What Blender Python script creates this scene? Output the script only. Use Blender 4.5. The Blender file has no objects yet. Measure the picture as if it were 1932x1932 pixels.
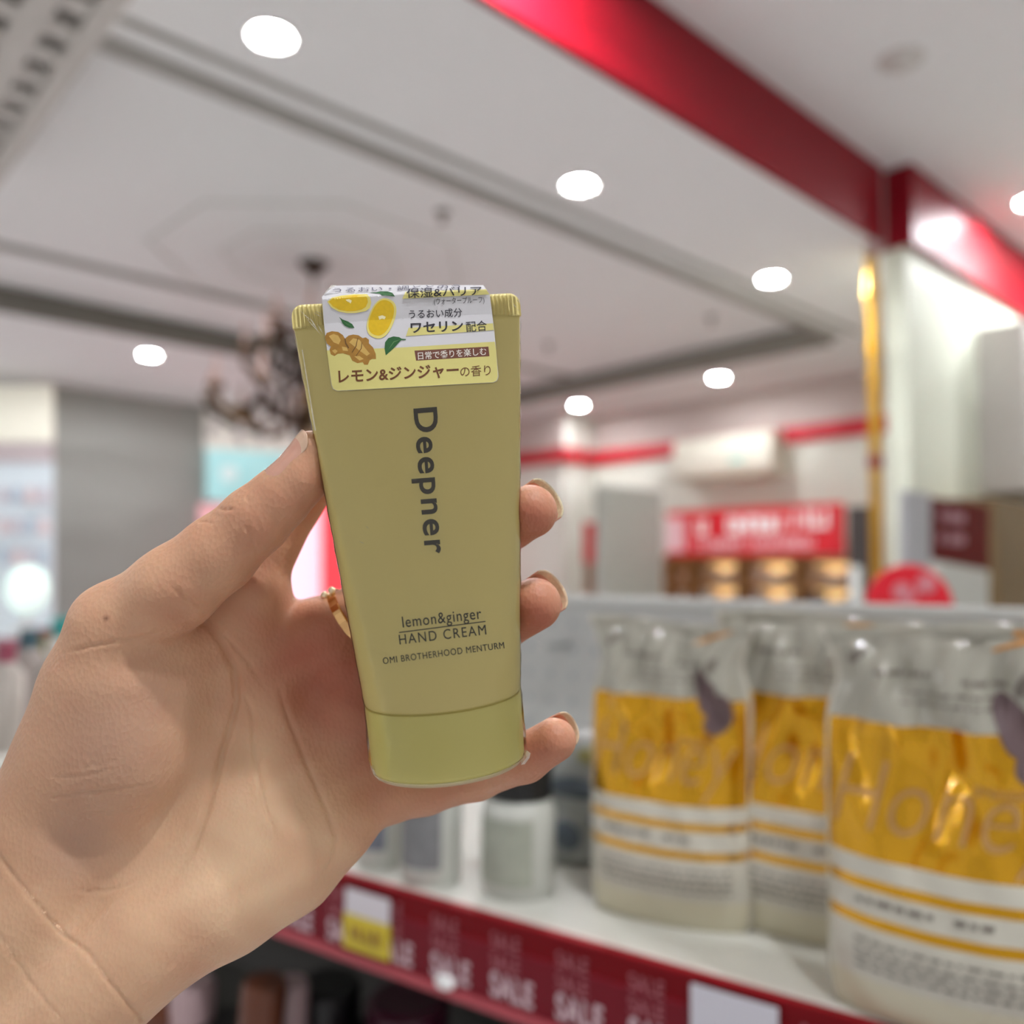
import bpy, bmesh, math, random
import numpy as np
from mathutils import Vector, Matrix
random.seed(7); np.random.seed(7)
S = bpy.context.scene
COL = S.collection
# ------------------------------------------------------------------ camera, world, exposure
F = 1600.0                     # focal length in pixels of the 1932 frame
CAMZ = 1.5
PITCH, ROLL = math.radians(3.9), math.radians(0.6)
cd = bpy.data.cameras.new('camera'); cam = bpy.data.objects.new('camera', cd); COL.objects.link(cam)
cd.sensor_width = 36; cd.lens = F/1932*36; cd.clip_start = 0.01; cd.clip_end = 100
CM = Matrix.Translation((0, 0, CAMZ)) @ Matrix.Rotation(math.pi/2+PITCH, 4, 'X') @ Matrix.Rotation(ROLL, 4, 'Z')
cam.matrix_world = CM
S.camera = cam
cd.dof.use_dof = True; cd.dof.focus_distance = 0.235; cd.dof.aperture_fstop = cd.lens/5.2
S.view_settings.view_transform = 'Standard'; S.view_settings.look = 'None'
S.view_settings.exposure = 0.74; S.view_settings.gamma = 1.0; S.view_settings.use_curve_mapping = False
W = bpy.data.worlds.new('world'); S.world = W; W.use_nodes = True
W.node_tree.nodes['Background'].inputs[0].default_value = (1.0, 0.985, 0.96, 1)
W.node_tree.nodes['Background'].inputs[1].default_value = 0.36
S.cycles.sample_clamp_indirect = 4.0; S.cycles.max_bounces = 7; S.cycles.diffuse_bounces = 4
LAMP = 800.0                    # emission of the downlight discs

CMn = np.array(CM)
def camP(X, Y, D):             # camera space metres -> world
    return CM @ Vector((X, Y, -D))
def px3(px, py, D):
    return camP((px-966)/F*D, (966-py)/F*D, D)
def ray(px, py):
    o = Vector((0, 0, CAMZ)); return o, (px3(px, py, 1.0)-o)
def on_z(px, py, z):
    o, d = ray(px, py); t = (z-o.z)/d.z; return o+d*t
TH = math.radians(47.5)
UA = Vector((math.sin(TH), math.cos(TH), 0)); VA = Vector((-math.cos(TH), math.sin(TH), 0))
def uv(p): return p.dot(UA), p.dot(VA)
def w(u, v, z): q = UA*u+VA*v; return Vector((q.x, q.y, z))
def on_u(px, py, U):
    o, d = ray(px, py); t = U/d.dot(UA); p = o+d*t; return p.dot(VA), p.z
def on_v(px, py, V):
    o, d = ray(px, py); t = V/d.dot(VA); p = o+d*t; return p.dot(UA), p.z

# ------------------------------------------------------------------ materials
def lin(c):
    return tuple(((x/255)/12.92 if x/255 <= .04045 else ((x/255+.055)/1.055)**2.4) for x in c)
def mat(name, c, rough=.5, metal=0, var=.06, scale=20, bump=0, bscale=200, spec=.5, emit=0, alpha=None, coat=0, sss=0):
    m = bpy.data.materials.new(name); m.use_nodes = True
    nt = m.node_tree; b = nt.nodes['Principled BSDF']; L = nt.links
    lc = lin(c)
    tc = nt.nodes.new('ShaderNodeTexCoord'); nz = nt.nodes.new('ShaderNodeTexNoise'); nz.inputs['Scale'].default_value = scale
    nz.inputs['Detail'].default_value = 3
    L.new(tc.outputs['Object'], nz.inputs['Vector'])
    mx = nt.nodes.new('ShaderNodeMix'); mx.data_type = 'RGBA'
    mx.inputs[6].default_value = (*[x*(1-var) for x in lc], 1); mx.inputs[7].default_value = (*[min(1, x*(1+var)) for x in lc], 1)
    L.new(nz.outputs['Fac'], mx.inputs[0]); L.new(mx.outputs[2], b.inputs['Base Color'])
    b.inputs['Roughness'].default_value = rough; b.inputs['Metallic'].default_value = metal
    b.inputs['Specular IOR Level'].default_value = spec
    b.inputs['Coat Weight'].default_value = coat; b.inputs['Coat Roughness'].default_value = .08
    if sss: b.inputs['Subsurface Weight'].default_value = sss; b.inputs['Subsurface Scale'].default_value = .004; b.inputs['Subsurface Radius'].default_value = (1, .35, .2)
    if bump:
        n2 = nt.nodes.new('ShaderNodeTexNoise'); n2.inputs['Scale'].default_value = bscale; n2.inputs['Detail'].default_value = 4
        bp = nt.nodes.new('ShaderNodeBump'); bp.inputs['Strength'].default_value = bump; bp.inputs['Distance'].default_value = .001
        L.new(tc.outputs['Object'], n2.inputs['Vector']); L.new(n2.outputs['Fac'], bp.inputs['Height']); L.new(bp.outputs['Normal'], b.inputs['Normal'])
    if emit:
        b.inputs['Emission Strength'].default_value = emit; L.new(mx.outputs[2], b.inputs['Emission Color'])
    if alpha is not None: b.inputs['Alpha'].default_value = alpha
    return m

# ------------------------------------------------------------------ object helpers
def tag(o, label=None, cat=None, group=None, kind=None):
    if label: o['label'] = label
    if cat: o['category'] = cat
    if group: o['group'] = group
    if kind: o['kind'] = kind
    return o
def mesh_obj(name, verts, faces, m, parent=None, smooth=False, mats=None, midx=None):
    me = bpy.data.meshes.new(name); me.from_pydata([tuple(v) for v in verts], [], faces); me.update()
    for x in (mats or [m]): me.materials.append(x)
    if midx is not None: me.polygons.foreach_set('material_index', midx)
    if smooth: me.polygons.foreach_set('use_smooth', [True]*len(me.polygons))
    o = bpy.data.objects.new(name, me); COL.objects.link(o)
    if parent is not None: o.parent = parent; o.matrix_parent_inverse = Matrix.Identity(4)
    return o
def bm_obj(name, bm, m, parent=None, smooth=False):
    me = bpy.data.meshes.new(name); bm.to_mesh(me); bm.free(); me.materials.append(m)
    if smooth: me.polygons.foreach_set('use_smooth', [True]*len(me.polygons))
    o = bpy.data.objects.new(name, me); COL.objects.link(o)
    if parent is not None: o.parent = parent
    return o
def empty(name, M=None):
    o = bpy.data.objects.new(name, None); COL.objects.link(o); o.empty_display_size = .05
    if M is not None: o.matrix_world = M
    return o
def frame(origin, xdir, zdir=Vector((0, 0, 1))):
    x = xdir.normalized(); z = zdir.normalized(); y = z.cross(x).normalized()
    return Matrix.Translation(origin) @ Matrix((x, y, z)).transposed().to_4x4()
def box_bm(x0, x1, y0, y1, z0, z1, bev=0, bm=None, seg=2):
    own = bm is None
    b = bmesh.new()
    vs = [b.verts.new((x, y, z)) for x in (x0, x1) for y in (y0, y1) for z in (z0, z1)]
    for f in ((0, 1, 3, 2), (4, 6, 7, 5), (0, 4, 5, 1), (2, 3, 7, 6), (0, 2, 6, 4), (1, 5, 7, 3)):
        b.faces.new([vs[i] for i in f])
    bmesh.ops.recalc_face_normals(b, faces=b.faces[:])
    if bev: bmesh.ops.bevel(b, geom=b.edges[:], offset=bev, segments=seg, affect='EDGES', profile=.5)
    if own: return b
    me = bpy.data.meshes.new('t'); b.to_mesh(me); b.free(); bm.from_mesh(me); bpy.data.meshes.remove(me); return bm
def box(name, dims, m, parent=None, bev=0, M=None):
    b = box_bm(*dims, bev=bev)
    o = bm_obj(name, b, m, parent)
    if M is not None: o.matrix_world = M
    return o
MUV = frame(Vector((0, 0, 0)), UA)
def uvbox(name, u0, u1, v0, v1, z0, z1, m, bev=0, kind=None, parent=None):
    cu, cv, cz = (u0+u1)/2, (v0+v1)/2, z0
    b = box_bm(u0-cu, u1-cu, v0-cv, v1-cv, 0, z1-z0, bev=bev)
    o = bm_obj(name, b, m, parent)
    if parent is None: o.matrix_world = frame(w(cu, cv, z0), UA)
    else: o.location = (cu, cv, cz)
    if kind: o['kind'] = kind
    return o
def lathe(name, prof, m, parent=None, n=32, smooth=True, sx=1, sy=1):
    V, Fc = [], []
    for r, z in prof:
        for i in range(n):
            a = 2*math.pi*i/n; V.append((r*sx*math.cos(a), r*sy*math.sin(a), z))
    k = len(prof)
    for j in range(k-1):
        for i in range(n):
            Fc.append((j*n+i, j*n+(i+1) % n, (j+1)*n+(i+1) % n, (j+1)*n+i))
    if prof[0][0] > 1e-6: Fc.append(tuple(range(n-1, -1, -1)))
    if prof[-1][0] > 1e-6: Fc.append(tuple((k-1)*n+i for i in range(n)))
    o = mesh_obj(name, V, Fc, m, parent, smooth)
    bm = bmesh.new(); bm.from_mesh(o.data); bmesh.ops.remove_doubles(bm, verts=bm.verts[:], dist=1e-6)
    bmesh.ops.recalc_face_normals(bm, faces=bm.faces[:])
    for e in bm.edges:
        if len(e.link_faces) == 2 and e.calc_face_angle(0) > .7: e.smooth = False
    bm.to_mesh(o.data); bm.free()
    return o
def tube_bm(pts, rad, n=8, bm=None):
    bm = bm or bmesh.new(); rings = []
    pts = [Vector(p) for p in pts]
    up = Vector((0, 0, 1))
    for i, p in enumerate(pts):
        d = (pts[min(i+1, len(pts)-1)]-pts[max(i-1, 0)]).normalized()
        a = d.cross(up)
        if a.length < .05: a = d.cross(Vector((0, 1, 0)))
        a.normalize(); b_ = d.cross(a)
        r = rad[i] if isinstance(rad, (list, tuple)) else rad
        rings.append([bm.verts.new(p+(a*math.cos(2*math.pi*k/n)+b_*math.sin(2*math.pi*k/n))*r) for k in range(n)])
    for i in range(len(rings)-1):
        for k in range(n): bm.faces.new((rings[i][k], rings[i][(k+1) % n], rings[i+1][(k+1) % n], rings[i+1][k]))
    bm.faces.new(rings[0][::-1]); bm.faces.new(rings[-1])
    bmesh.ops.recalc_face_normals(bm, faces=bm.faces[:])
    return bm
def copy_tree(o, parent=None):
    c = o.copy(); COL.objects.link(c)
    if parent is not None: c.parent = parent
    for ch in [x for x in KIDS(o)]: copy_tree(ch, c)
    return c
def KIDS(o): return [x for x in list(COL.objects) if x.parent == o]

def text2d(body, bold=0, spacing=1.0, shear=0, italic=False):
    cu = bpy.data.curves.new('t', 'FONT'); cu.body = body; cu.offset = bold; cu.space_character = spacing; cu.shear = shear
    cu.fill_mode = 'BOTH'; cu.resolution_u = 5
    o = bpy.data.objects.new('t', cu); COL.objects.link(o)
    bpy.context.view_layer.update()
    dg = bpy.context.evaluated_depsgraph_get(); me = bpy.data.meshes.new_from_object(o.evaluated_get(dg))
    V = np.array([v.co[:2] for v in me.vertices]); P = [tuple(p.vertices) for p in me.polygons]
    bpy.data.objects.remove(o); bpy.data.curves.remove(cu); bpy.data.meshes.remove(me)
    return V, P
def refine(V, P, L):
    bm = bmesh.new(); vs = [bm.verts.new((x, y, 0)) for x, y in V]
    for p in P:
        try: bm.faces.new([vs[i] for i in p])
        except ValueError: pass
    bmesh.ops.remove_doubles(bm, verts=bm.verts[:], dist=L*1e-4)
    bmesh.ops.triangulate(bm, faces=bm.faces[:])
    for _ in range(7):
        ed = [e for e in bm.edges if e.calc_length() > L]
        if not ed: break
        bmesh.ops.subdivide_edges(bm, edges=ed, cuts=1, use_grid_fill=False)
        bmesh.ops.triangulate(bm, faces=bm.faces[:])
    bm.verts.index_update()
    V2 = np.array([v.co[:2] for v in bm.verts]); P2 = [tuple(v.index for v in f.verts) for f in bm.faces]
    bm.free(); return V2, P2
def text_pts(body, A, B, H, L, bold=0, spacing=1.0, shear=0, up=-1, natural=False):
    """A, B: baseline ends; H: size of the em; up=-1 when the second axis points down."""
    V, P = text2d(body, bold, spacing, shear)
    if len(V) == 0: return np.zeros((0, 2)), []
    A = np.array(A, float); B = np.array(B, float); e = B-A; Ln = np.linalg.norm(e); e = e/Ln
    n = np.array((e[1], -e[0])) if up < 0 else np.array((-e[1], e[0]))
    x0, x1 = V[:, 0].min(), V[:, 0].max()
    sx = Ln/(x1-x0)
    Q = A+((V[:, 0]-x0)*sx)[:, None]*e+(V[:, 1]*H)[:, None]*n
    return refine(Q, P, L)
def decal(name, V, P, fmap, m, parent, label=None):
    pts = fmap(V)
    o = mesh_obj(name, pts, P, m, parent)
    if label: o['label'] = label
    return o

# ================================================================== THE SETTING
wall_white = mat('painted wall', (226, 226, 214), .7, bump=.1, bscale=60)
ceil_white = mat('ceiling paint', (236, 235, 234), .8, var=.02, bump=.1, bscale=40)
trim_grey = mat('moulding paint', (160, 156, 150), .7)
red_gloss = mat('red fascia', (134, 10, 28), .45, var=.05, spec=.22)
red_band = mat('red band', (190, 18, 40), .5, var=.05)
floor_m = mat('floor tile', (222, 222, 222), .4, scale=3)
beige_w = mat('beige wall', (205, 190, 184), .75)
Z1, Z2 = 3.0, 3.33
p = on_z(1654, 453, Z1); U_r, V0 = uv(p)
p = on_z(1634, 704, Z1); U1, _ = uv(p)
a_ = [uv(on_z(*q, Z1)) for q in ((175, 55), (850, 345), (1322, 555))]
VT1 = sum(q[1] for q in a_)/3
a_ = [uv(on_z(*q, Z1)) for q in ((0, 555), (425, 660))]
VT2 = sum(q[1] for q in a_)/2
a_ = [uv(on_z(*q, Z1)) for q in ((985, 755), (1560, 628))]
UT = sum(q[0] for q in a_)/2
UB = -7.0; VB = 14.0
print('V0', V0, 'U_r', U_r, 'U1', U1, 'VT1', VT1, 'VT2', VT2, 'UT', UT)
uvbox('ceiling', UB, U1+.1, V0, VT1, Z1, Z1+.5, ceil_white, kind='structure')
uvbox('ceiling', UB, U1+.1, VT2, VB, Z1, Z1+.5, ceil_white, kind='structure')
uvbox('ceiling', UT, U1+.1, VT1, VT2, Z1, Z1+.5, ceil_white, kind='structure')
uvbox('ceiling', UB, UT, VT1, VT2, Z1+.09, Z1+.5, ceil_white, kind='structure')
uvbox('ceiling', UB, 9, -4.0, V0-.001, Z2, Z2+.2, ceil_white, kind='structure')
uvbox('floor', UB, 9, -4, VB, -.05, 0, floor_m, kind='structure')
# mouldings round the raised tray
def trim(n, u0, u1, v0, v1, z0, z1, m=trim_grey): return uvbox('trim_%d' % n, u0, u1, v0, v1, z0, z1, m, bev=.006, kind='structure')
gu, gv = uv(on_z(176, 50, Z1-.03)); gu = gu+0.0
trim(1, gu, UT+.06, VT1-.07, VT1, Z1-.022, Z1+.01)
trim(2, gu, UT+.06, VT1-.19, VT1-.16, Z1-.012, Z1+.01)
trim(3, UB, UT, VT2-.03, VT2+.06, Z1-.05, Z1+.085, mat('tray edge shade', (120, 116, 108), .8))  # far tray face: its shade is put into the grey
trim(4, UT-.03, UT+.07, VT1, VT2, Z1-.05, Z1+.085, mat('moulding shade', (135, 130, 122), .8))  # shade of this tray face painted in likewise
trim(5, UB, UT, VT2-.75, VT2-.68, Z1+.07, Z1+.092)
# red fascia
uvbox('trim_6', UB, U_r, V0-.03, V0, Z1-.01, Z2, red_gloss, bev=.004, kind='structure')
uvbox('trim_7', U_r+.0, U_r+.05, V0-.02, V0+.05, Z1-.05, Z2, mat('pale jamb', (190, 160, 158), .6), kind='structure')
uvbox('trim_8', U_r+.05, 9, V0-.14, V0, Z1-.035, Z2, red_gloss, bev=.004, kind='structure')
# right side wall under the fascia
uvbox('wall_right', U_r+.07, 9, V0-.1, V0-.003, 0, Z1-.035, mat('right wall paint', (222, 226, 208), .6), kind='structure')
# far walls with the red band
dB = (on_u(1634, 788, U1)[1], on_u(1634, 821, U1)[1])
v_c, _ = on_u(1121, 856, U1)
uvbox('wall_back', U1, U1+.15, -1, v_c+.1, 0, Z1, wall_white, kind='structure')
uvbox('trim_9', U1-.012, U1, -1, v_c, dB[0], Z1, beige_w, kind='structure')
uvbox('trim_10', U1-.04, U1, -1, v_c, dB[1], dB[0], red_band, kind='structure')
U2 = U1-.42
uvbox('wall_left', U2, U1+.15, v_c, VB, 0, Z1, mat('left wall paint', (236, 236, 226), .6), kind='structure')
uvbox('trim_11', U2-.01, U2, v_c-.01, VB, dB[0], Z1, beige_w, kind='structure')
uvbox('trim_12', U2-.04, U2, v_c-.04, VB, dB[1], dB[0], red_band, kind='structure')
uvbox('trim_13', U2-.04, U1, v_c-.04, v_c, dB[1], dB[0], red_band, kind='structure')
# wall closing the hall on the far left
uvbox('wall_front', UB, U1, VB, VB+.15, 0, Z1, mat('hall wall paint', (216, 214, 204), .7), kind='structure')

# ------------------------------------------------------------------ downlights
lamp_m = mat('downlight diffuser', (250, 252, 255), .5, emit=LAMP, var=0)
ring_m = mat('downlight rim', (225, 222, 218), .4)
weak_m = mat('softer diffuser', (250, 252, 255), .5, emit=LAMP*.6, var=0)
def downlight(pt, label, first=[None], weak=False):
    if first[0] is None:
        e = empty('ceiling_downlight')
        lathe('rim', [(.052, 0), (.052, -.004), (.062, -.008), (.070, -.004), (.072, 0)], ring_m, e, n=40)
        lathe('diffuser', [(.0001, -.003), (.052, -.003)], lamp_m, e, n=40, smooth=False)
        first[0] = e
    else: e = copy_tree(first[0])
    e.location = pt+Vector((0, 0, -.001))
    if weak:
        d_ = [x for x in KIDS(e) if x.name.startswith('diffuser')][0]; d_.data = d_.data.copy(); d_.data.materials[0] = weak_m
    tag(e, label, 'ceiling light', 'recessed ceiling downlights')
    return e
for (x, y, z, lb) in ((512, 65, Z1, 'round recessed downlight at upper left, largest and nearest of the white ceiling lights'),
                   (1094, 347, Z1, 'round recessed downlight in the middle of the ceiling row beside the red fascia'),
                   (1456, 525, Z1, 'round recessed downlight of the ceiling row, nearest the gold pole'),
                   (282, 669, Z1, 'round downlight above the big grey pillar on the left'),
                   (1092, 764, Z1, 'smallest far downlight, just right of the cream tube'),
                   (1356, 712, Z1, 'far downlight above the white air conditioner'),
                   (1945, 380, Z2, 'downlight cut by the right edge of the picture on the upper ceiling')):
    downlight(on_z(x, y, z), lb, weak=(x in (1092, 1356, 1945)))
ug, vg = uv(on_z(960, 10, Z1))
for u, v in ((ug-.1, V0-.28), (.1, -.45), (.75, -.95), (5.2, .9)):  # unseen lamps; the last is added to brighten the right wall
    downlight(w(u, v, Z2), 'unseen round downlight of the upper ceiling over the aisle, outside the picture')
for i, (u, v) in enumerate(((-1.2, 2.2), (-2.8, 2.2), (-2.0, VT2+.35), (-4.2, VT2+.35), (-5.0, 4.2), (-.2, VT2+.6), (-1.5, 10.5), (-4.0, 10.5), (2.0, 12.0), (-4.5, 13.0), (1.5, 10.0))):  # lamps added out of sight to brighten the far hall
    downlight(w(u, v, Z1), 'added unseen hall downlight, outside the picture or hidden behind the tube and pillar')

# smoke detector ring and sprinklers
e = lathe('smoke_detector', [(.0001, -.03), (.03, -.03), (.045, -.02), (.05, -.012), (.075, -.01), (.08, 0)], mat('detector plastic', (205, 200, 195), .5), n=36)
e.location = on_z(1700, 112, Z2); tag(e, 'round white smoke detector on the upper ceiling at top right', 'smoke detector')
sp_m = mat('sprinkler metal', (120, 112, 105), .4, metal=.6)
for (x, y, lb) in ((835, 400, 'small sprinkler head on the ceiling above the tube, left of the middle downlight'), (1035, 650, 'small grey sprinkler head on the ceiling just right of the tube'),
                (1342, 598, 'small sprinkler head on the ceiling between the two right downlights')):
    e = lathe('sprinkler_head', [(.0001, -.05), (.02, -.048), (.02, -.044), (.006, -.04), (.008, -.012), (.03, -.006), (.035, 0)], sp_m, n=16)
    zz = Z1+.09 if uv(on_z(x, y, Z1+.09))[1] > VT1 and uv(on_z(x, y, Z1+.09))[0] < UT else Z1
    e.location = on_z(x, y, zz); tag(e, lb, 'sprinkler', 'ceiling sprinklers')

# lattice grille in the ceiling at top left
gm = mat('grille paint', (196, 190, 184), .6)
g = empty('ceiling_grille', frame(w(gu, VT1-.95, Z1-.002), UA)); tag(g, 'grey lattice ceiling grille in the top left corner', 'grille')
GL, GW = 1.9, 2.1
backm = mat('grille backing', (84, 80, 74), .8)
box('backing', (-GL, 0, 0, GW, -.004, 0), backm, g)
for i in range(2):
    box('frame_rail', (-GL, 0, -.03+i*GW, .03+i*GW, -.05, -.004), gm, g, bev=.004)
box('frame_rail', (-.03, .03, 0, GW, -.05, -.004), gm, g, bev=.004)
nb = 14
for i in range(1, nb):
    box('lattice_bar', (-GL, -.03, i*GW/nb-.04, i*GW/nb+.04, -.035, -.006), gm, g)
for i in range(1, 14):
    x = -i*GL/14
    box('lattice_bar', (x-.036, x+.036, .03, GW-.03, -.042, -.012), gm, g)

# ------------------------------------------------------------------ chandelier
ZT = Z1+.09
cp = on_z(592, 497, ZT)
brass = mat('aged brass', (110, 82, 50), .35, metal=.8, var=.2)
bronze = mat('dark bronze', (66, 50, 40), .4, metal=.6, var=.2)
candle_m = mat('candle sleeve', (214, 180, 170), .5)
cryst = mat('crystal drop', (212, 200, 198), .1, spec=.9)
ch = empty('chandelier', Matrix.Translation(cp)); tag(ch, 'brass chandelier with curved arms, candle sleeves and glass drops, partly behind the tube', 'chandelier')
lathe('ceiling_rose', [(.0001, -.085), (.012, -.08), (.03, -.05), (.055, -.03), (.075, -.01), (.08, 0)], bronze, ch, n=24)
lathe('stem', [(.0001, -.98), (.03, -.96), (.045, -.9), (.02, -.85), (.05, -.78), (.065, -.7), (.03, -.62), (.018, -.5), (.03, -.42), (.008, -.36), (.006, -.08)], brass, ch, n=16)
for tier, (n, R, z0, ph) in enumerate(((10, .50, -.80, .1), (8, .33, -.56, .3), (6, .2, -.42, .7))):
    for k in range(n):
        a = 2*math.pi*k/n+ph; c, s = math.cos(a), math.sin(a)
        prof = [(.03, z0), (R*.25, z0-.07), (R*.5, z0-.09), (R*.78, z0-.06), (R, z0+.0), (R*1.04, z0+.06), (R*.95, z0+.085)]
        arm = bm_obj('arm', tube_bm([(r*c, r*s, z) for r, z in prof], .019, 8), bronze if k % 2 else brass, ch, True)
        curl = [(R*.5+.07*math.cos(t)*(1-t/9), z0-.0+.075*math.sin(t)*(1-t/9)) for t in np.linspace(-1.7, 4, 12)]
        bm_obj('scroll', tube_bm([(r*c, r*s, z) for r, z in curl], .014, 6), bronze, ch, True)
        cupo = lathe('candle_cup', [(.0001, 0), (.014, .0), (.046, .02), (.05, .03), (.016, .026), (.014, .045)], brass, ch, n=14); cupo.location = (R*c, R*s, z0+.05)
        cn = lathe('candle_sleeve', [(.014, 0), (.014, .10), (.011, .115), (.004, .135), (.0001, .145)], candle_m, cupo, n=10); cn.location = (0, 0, .03)
        for q in range(3):
            rr = R*(.45+.27*q); cdp = lathe('crystal_drop', [(.0001, -.075), (.017, -.05), (.02, -.035), (.006, -.012), (.002, 0)], cryst, ch, n=6, smooth=False)
            cdp.location = (rr*c, rr*s, z0-.07)
# plaster rosette round the ceiling rose
ro = empty('ceiling_medallion', Matrix.Translation(cp)); tag(ro, 'plaster octagonal ceiling medallion round the chandelier fixing', 'ceiling medallion')
for R, hh in ((.80, .006), (.46, .005)):
    pts = [(R*math.cos(a), R*math.sin(a), -.002) for a in np.linspace(math.pi/8, 2*math.pi+math.pi/8, 9)]
    bm_obj('moulding', tube_bm(pts, hh, 6), mat('medallion plaster', (206, 202, 196), .7), ro)

# ------------------------------------------------------------------ gold pole beside the wall
gp = w(on_v(1650, 800, V0+.045)[0], V0+.045, 0)
pole = empty('gold_pole', Matrix.Translation((gp.x, gp.y, 0))); tag(pole, 'vertical gold pole at the corner of the white wall', 'pole')
goldp = mat('gold pipe', (196, 150, 48), .28, metal=.85, var=.12)
lathe('shaft', [(.026, 0), (.026, Z1)], goldp, pole, n=20)
for z in (.4, 1.25, 2.0, 2.52, 2.78):
    c = lathe('collar', [(.026, -.03), (.033, -.026), (.033, .026), (.026, .03)], goldp if z != 2.0 else mat('red sleeve', (130, 40, 36), .4), pole, n=20); c.location = (0, 0, z)

# ------------------------------------------------------------------ air conditioner on the far wall
v0, z0 = on_u(1484, 885, U1); v1, z1 = on_u(1300, 830, U1)
zt = on_u(1390, 826, U1)[1]; zb = on_u(1390, 905, U1)[1]
ac = empty('air_conditioner', frame(w(U1, (v0+v1)/2, zb), -VA)); hw = abs(v1-v0)/2
tag(ac, 'white wall-mounted split air conditioner under the far red band', 'air conditioner')
acm = mat('ac plastic', (236, 232, 216), .4)
# local: x along -V, y = depth axis
b = bmesh.new(); prof = [(0, 0), (.16, .0), (.225, .07), (.235, .2), (.22, zt-zb-.02), (.19, zt-zb), (0, zt-zb)]
sgn = -1
yd = (frame(Vector((0, 0, 0)), -VA).to_3x3() @ Vector((0, 1, 0))).dot(-UA)
L_ = [b.verts.new((-hw, y*yd, z)) for y, z in prof]; R_ = [b.verts.new((hw, y*yd, z)) for y, z in prof]
b.faces.new(L_); b.faces.new(R_[::-1])
for i in range(len(prof)): b.faces.new((L_[i], R_[i], R_[(i+1) % len(prof)], L_[(i+1) % len(prof)]))
bmesh.ops.recalc_face_normals(b, faces=b.faces[:]); bm_obj('body', b, acm, ac)
fl = box('louvre', (-hw*.9, hw*.9, -.006, .006, -.05, .05), mat('ac flap', (190, 182, 165), .5), ac); fl.location = (0, .17*yd, .03); fl.rotation_euler = (math.radians(55)*yd, 0, 0)
box('display_mark', (.1, .22, .236*yd-.002, .236*yd+.002, .12, .16), mat('teal mark', (150, 215, 205), .4), ac)

# ------------------------------------------------------------------ far fittings right of the tube
def panel_on_u(name, x0, x1, y0, y1, U, th, m, label, cat, floor=False, parent=None):
    v0, _ = on_u(x1, (y0+y1)/2, U); v1, _ = on_u(x0, (y0+y1)/2, U)
    xm = (x0+x1)/2; z1 = on_u(xm, y0, U)[1]; z0 = 0 if floor else on_u(xm, y1, U)[1]
    o = uvbox(name, U, U+th, v0, v1, z0, z1, m, bev=min(.004, th/4)); tag(o, label, cat); return o
def panel_on_v(name, x0, x1, y0, y1, V, th, m, label, cat, floor=False):
    u0, _ = on_v(x0, (y0+y1)/2, V); u1, _ = on_v(x1, (y0+y1)/2, V)
    xm = (x0+x1)/2; z1 = on_v(xm, y0, V)[1]; z0 = 0 if floor else on_v(xm, y1, V)[1]
    o = uvbox(name, min(u0, u1), max(u0, u1), V, V+th, z0, z1, m, bev=min(.004, th/4)); tag(o, label, cat); return o
grey_p = mat('grey laminate', (176, 178, 170), .5)
pt = Vector(px3(1192, 1000, 6.6)); V_ = pt.dot(VA)
panel_on_v('partition', 1137, 1250, 921, 1140, V_, .08, grey_p, 'tall pale grey partition panel left of the red signboard', 'partition', True)
# narrow post red over brown
Upost = Vector(px3(1112, 1020, 7.6)).dot(UA)
ps = empty('display_post'); tag(ps, 'narrow display post, red above and brown below, beside the grey partition', 'post')
a0, _ = on_u(1126, 1020, Upost); a1, _ = on_u(1100, 1020, Upost); zt = on_u(1112, 985, Upost)[1]; zm = on_u(1112, 1062, Upost)[1]
ps.matrix_world = frame(w(Upost, (a0+a1)/2, 0), UA)
hw = (a1-a0)/2
box('red_head', (0, .1, -hw, hw, zm, zt), mat('post red', (205, 45, 48), .5), ps, bev=.004)
box('shaft', (.01, .09, -hw*.9, hw*.9, 0, zm), mat('post brown', (140, 108, 78), .5), ps, bev=.004)
# signboard + illuminated cubby shelf
US = U1-.45
vL, zTL = on_u(1262, 966, US); vR, zTR = on_u(1590, 947, US); zB = on_u(1425, 1048, US)[1]; zT = on_u(1425, 957, US)[1]
def illegible(parent, m, length, height, nglyph, y, x0, z0, seed, sgn=1, name='lettering'):
    """blocky strokes standing for writing that is blurred beyond reading in the photograph"""
    rnd = random.Random(seed); bm = bmesh.new(); gw = length/nglyph
    for i in range(nglyph):
        x = x0+i*gw
        if rnd.random() < .1: continue
        st = height*.24
        box_bm(x, x+st, y-.001, y+.001, z0, z0+height, bm=bm)
        if rnd.random() < .8: box_bm(x+gw*.66, x+gw*.66+st, y-.001, y+.001, z0, z0+height, bm=bm)
        for q in (0, .42, .84):
            if rnd.random() < .55: box_bm(x, x+gw*.66, y-.0012, y+.0008, z0+height*q, z0+height*q+st*.9, bm=bm)
    o = bm_obj(name, bm, m, parent); o['kind'] = 'stuff'; return o
sg = empty('signboard', frame(w(US, (vL+vR)/2, zB), -VA)); hw = abs(vL-vR)/2; hh = zT-zB
tag(sg, 'long red signboard with two rows of white lettering above the lit shelves', 'signboard')
box('board', (-hw, hw, -.03, .03, 0, hh), mat('sign red', (214, 30, 44), .5, emit=.12), sg, bev=.004)
wt = mat('sign white', (242, 232, 232), .5, emit=.2)
pinkt = mat('sign pink', (235, 190, 195), .5, emit=.12)
illegible(sg, wt, hw*1.0, hh*.34, 8, -.034, -hw*.60, hh*.46, 3)
illegible(sg, wt, hw*.38, hh*.36, 2, -.034, hw*.52, hh*.52, 5)
illegible(sg, pinkt, hw*1.35, hh*.2, 16, -.034, -hw*.62, hh*.14, 8)
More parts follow.
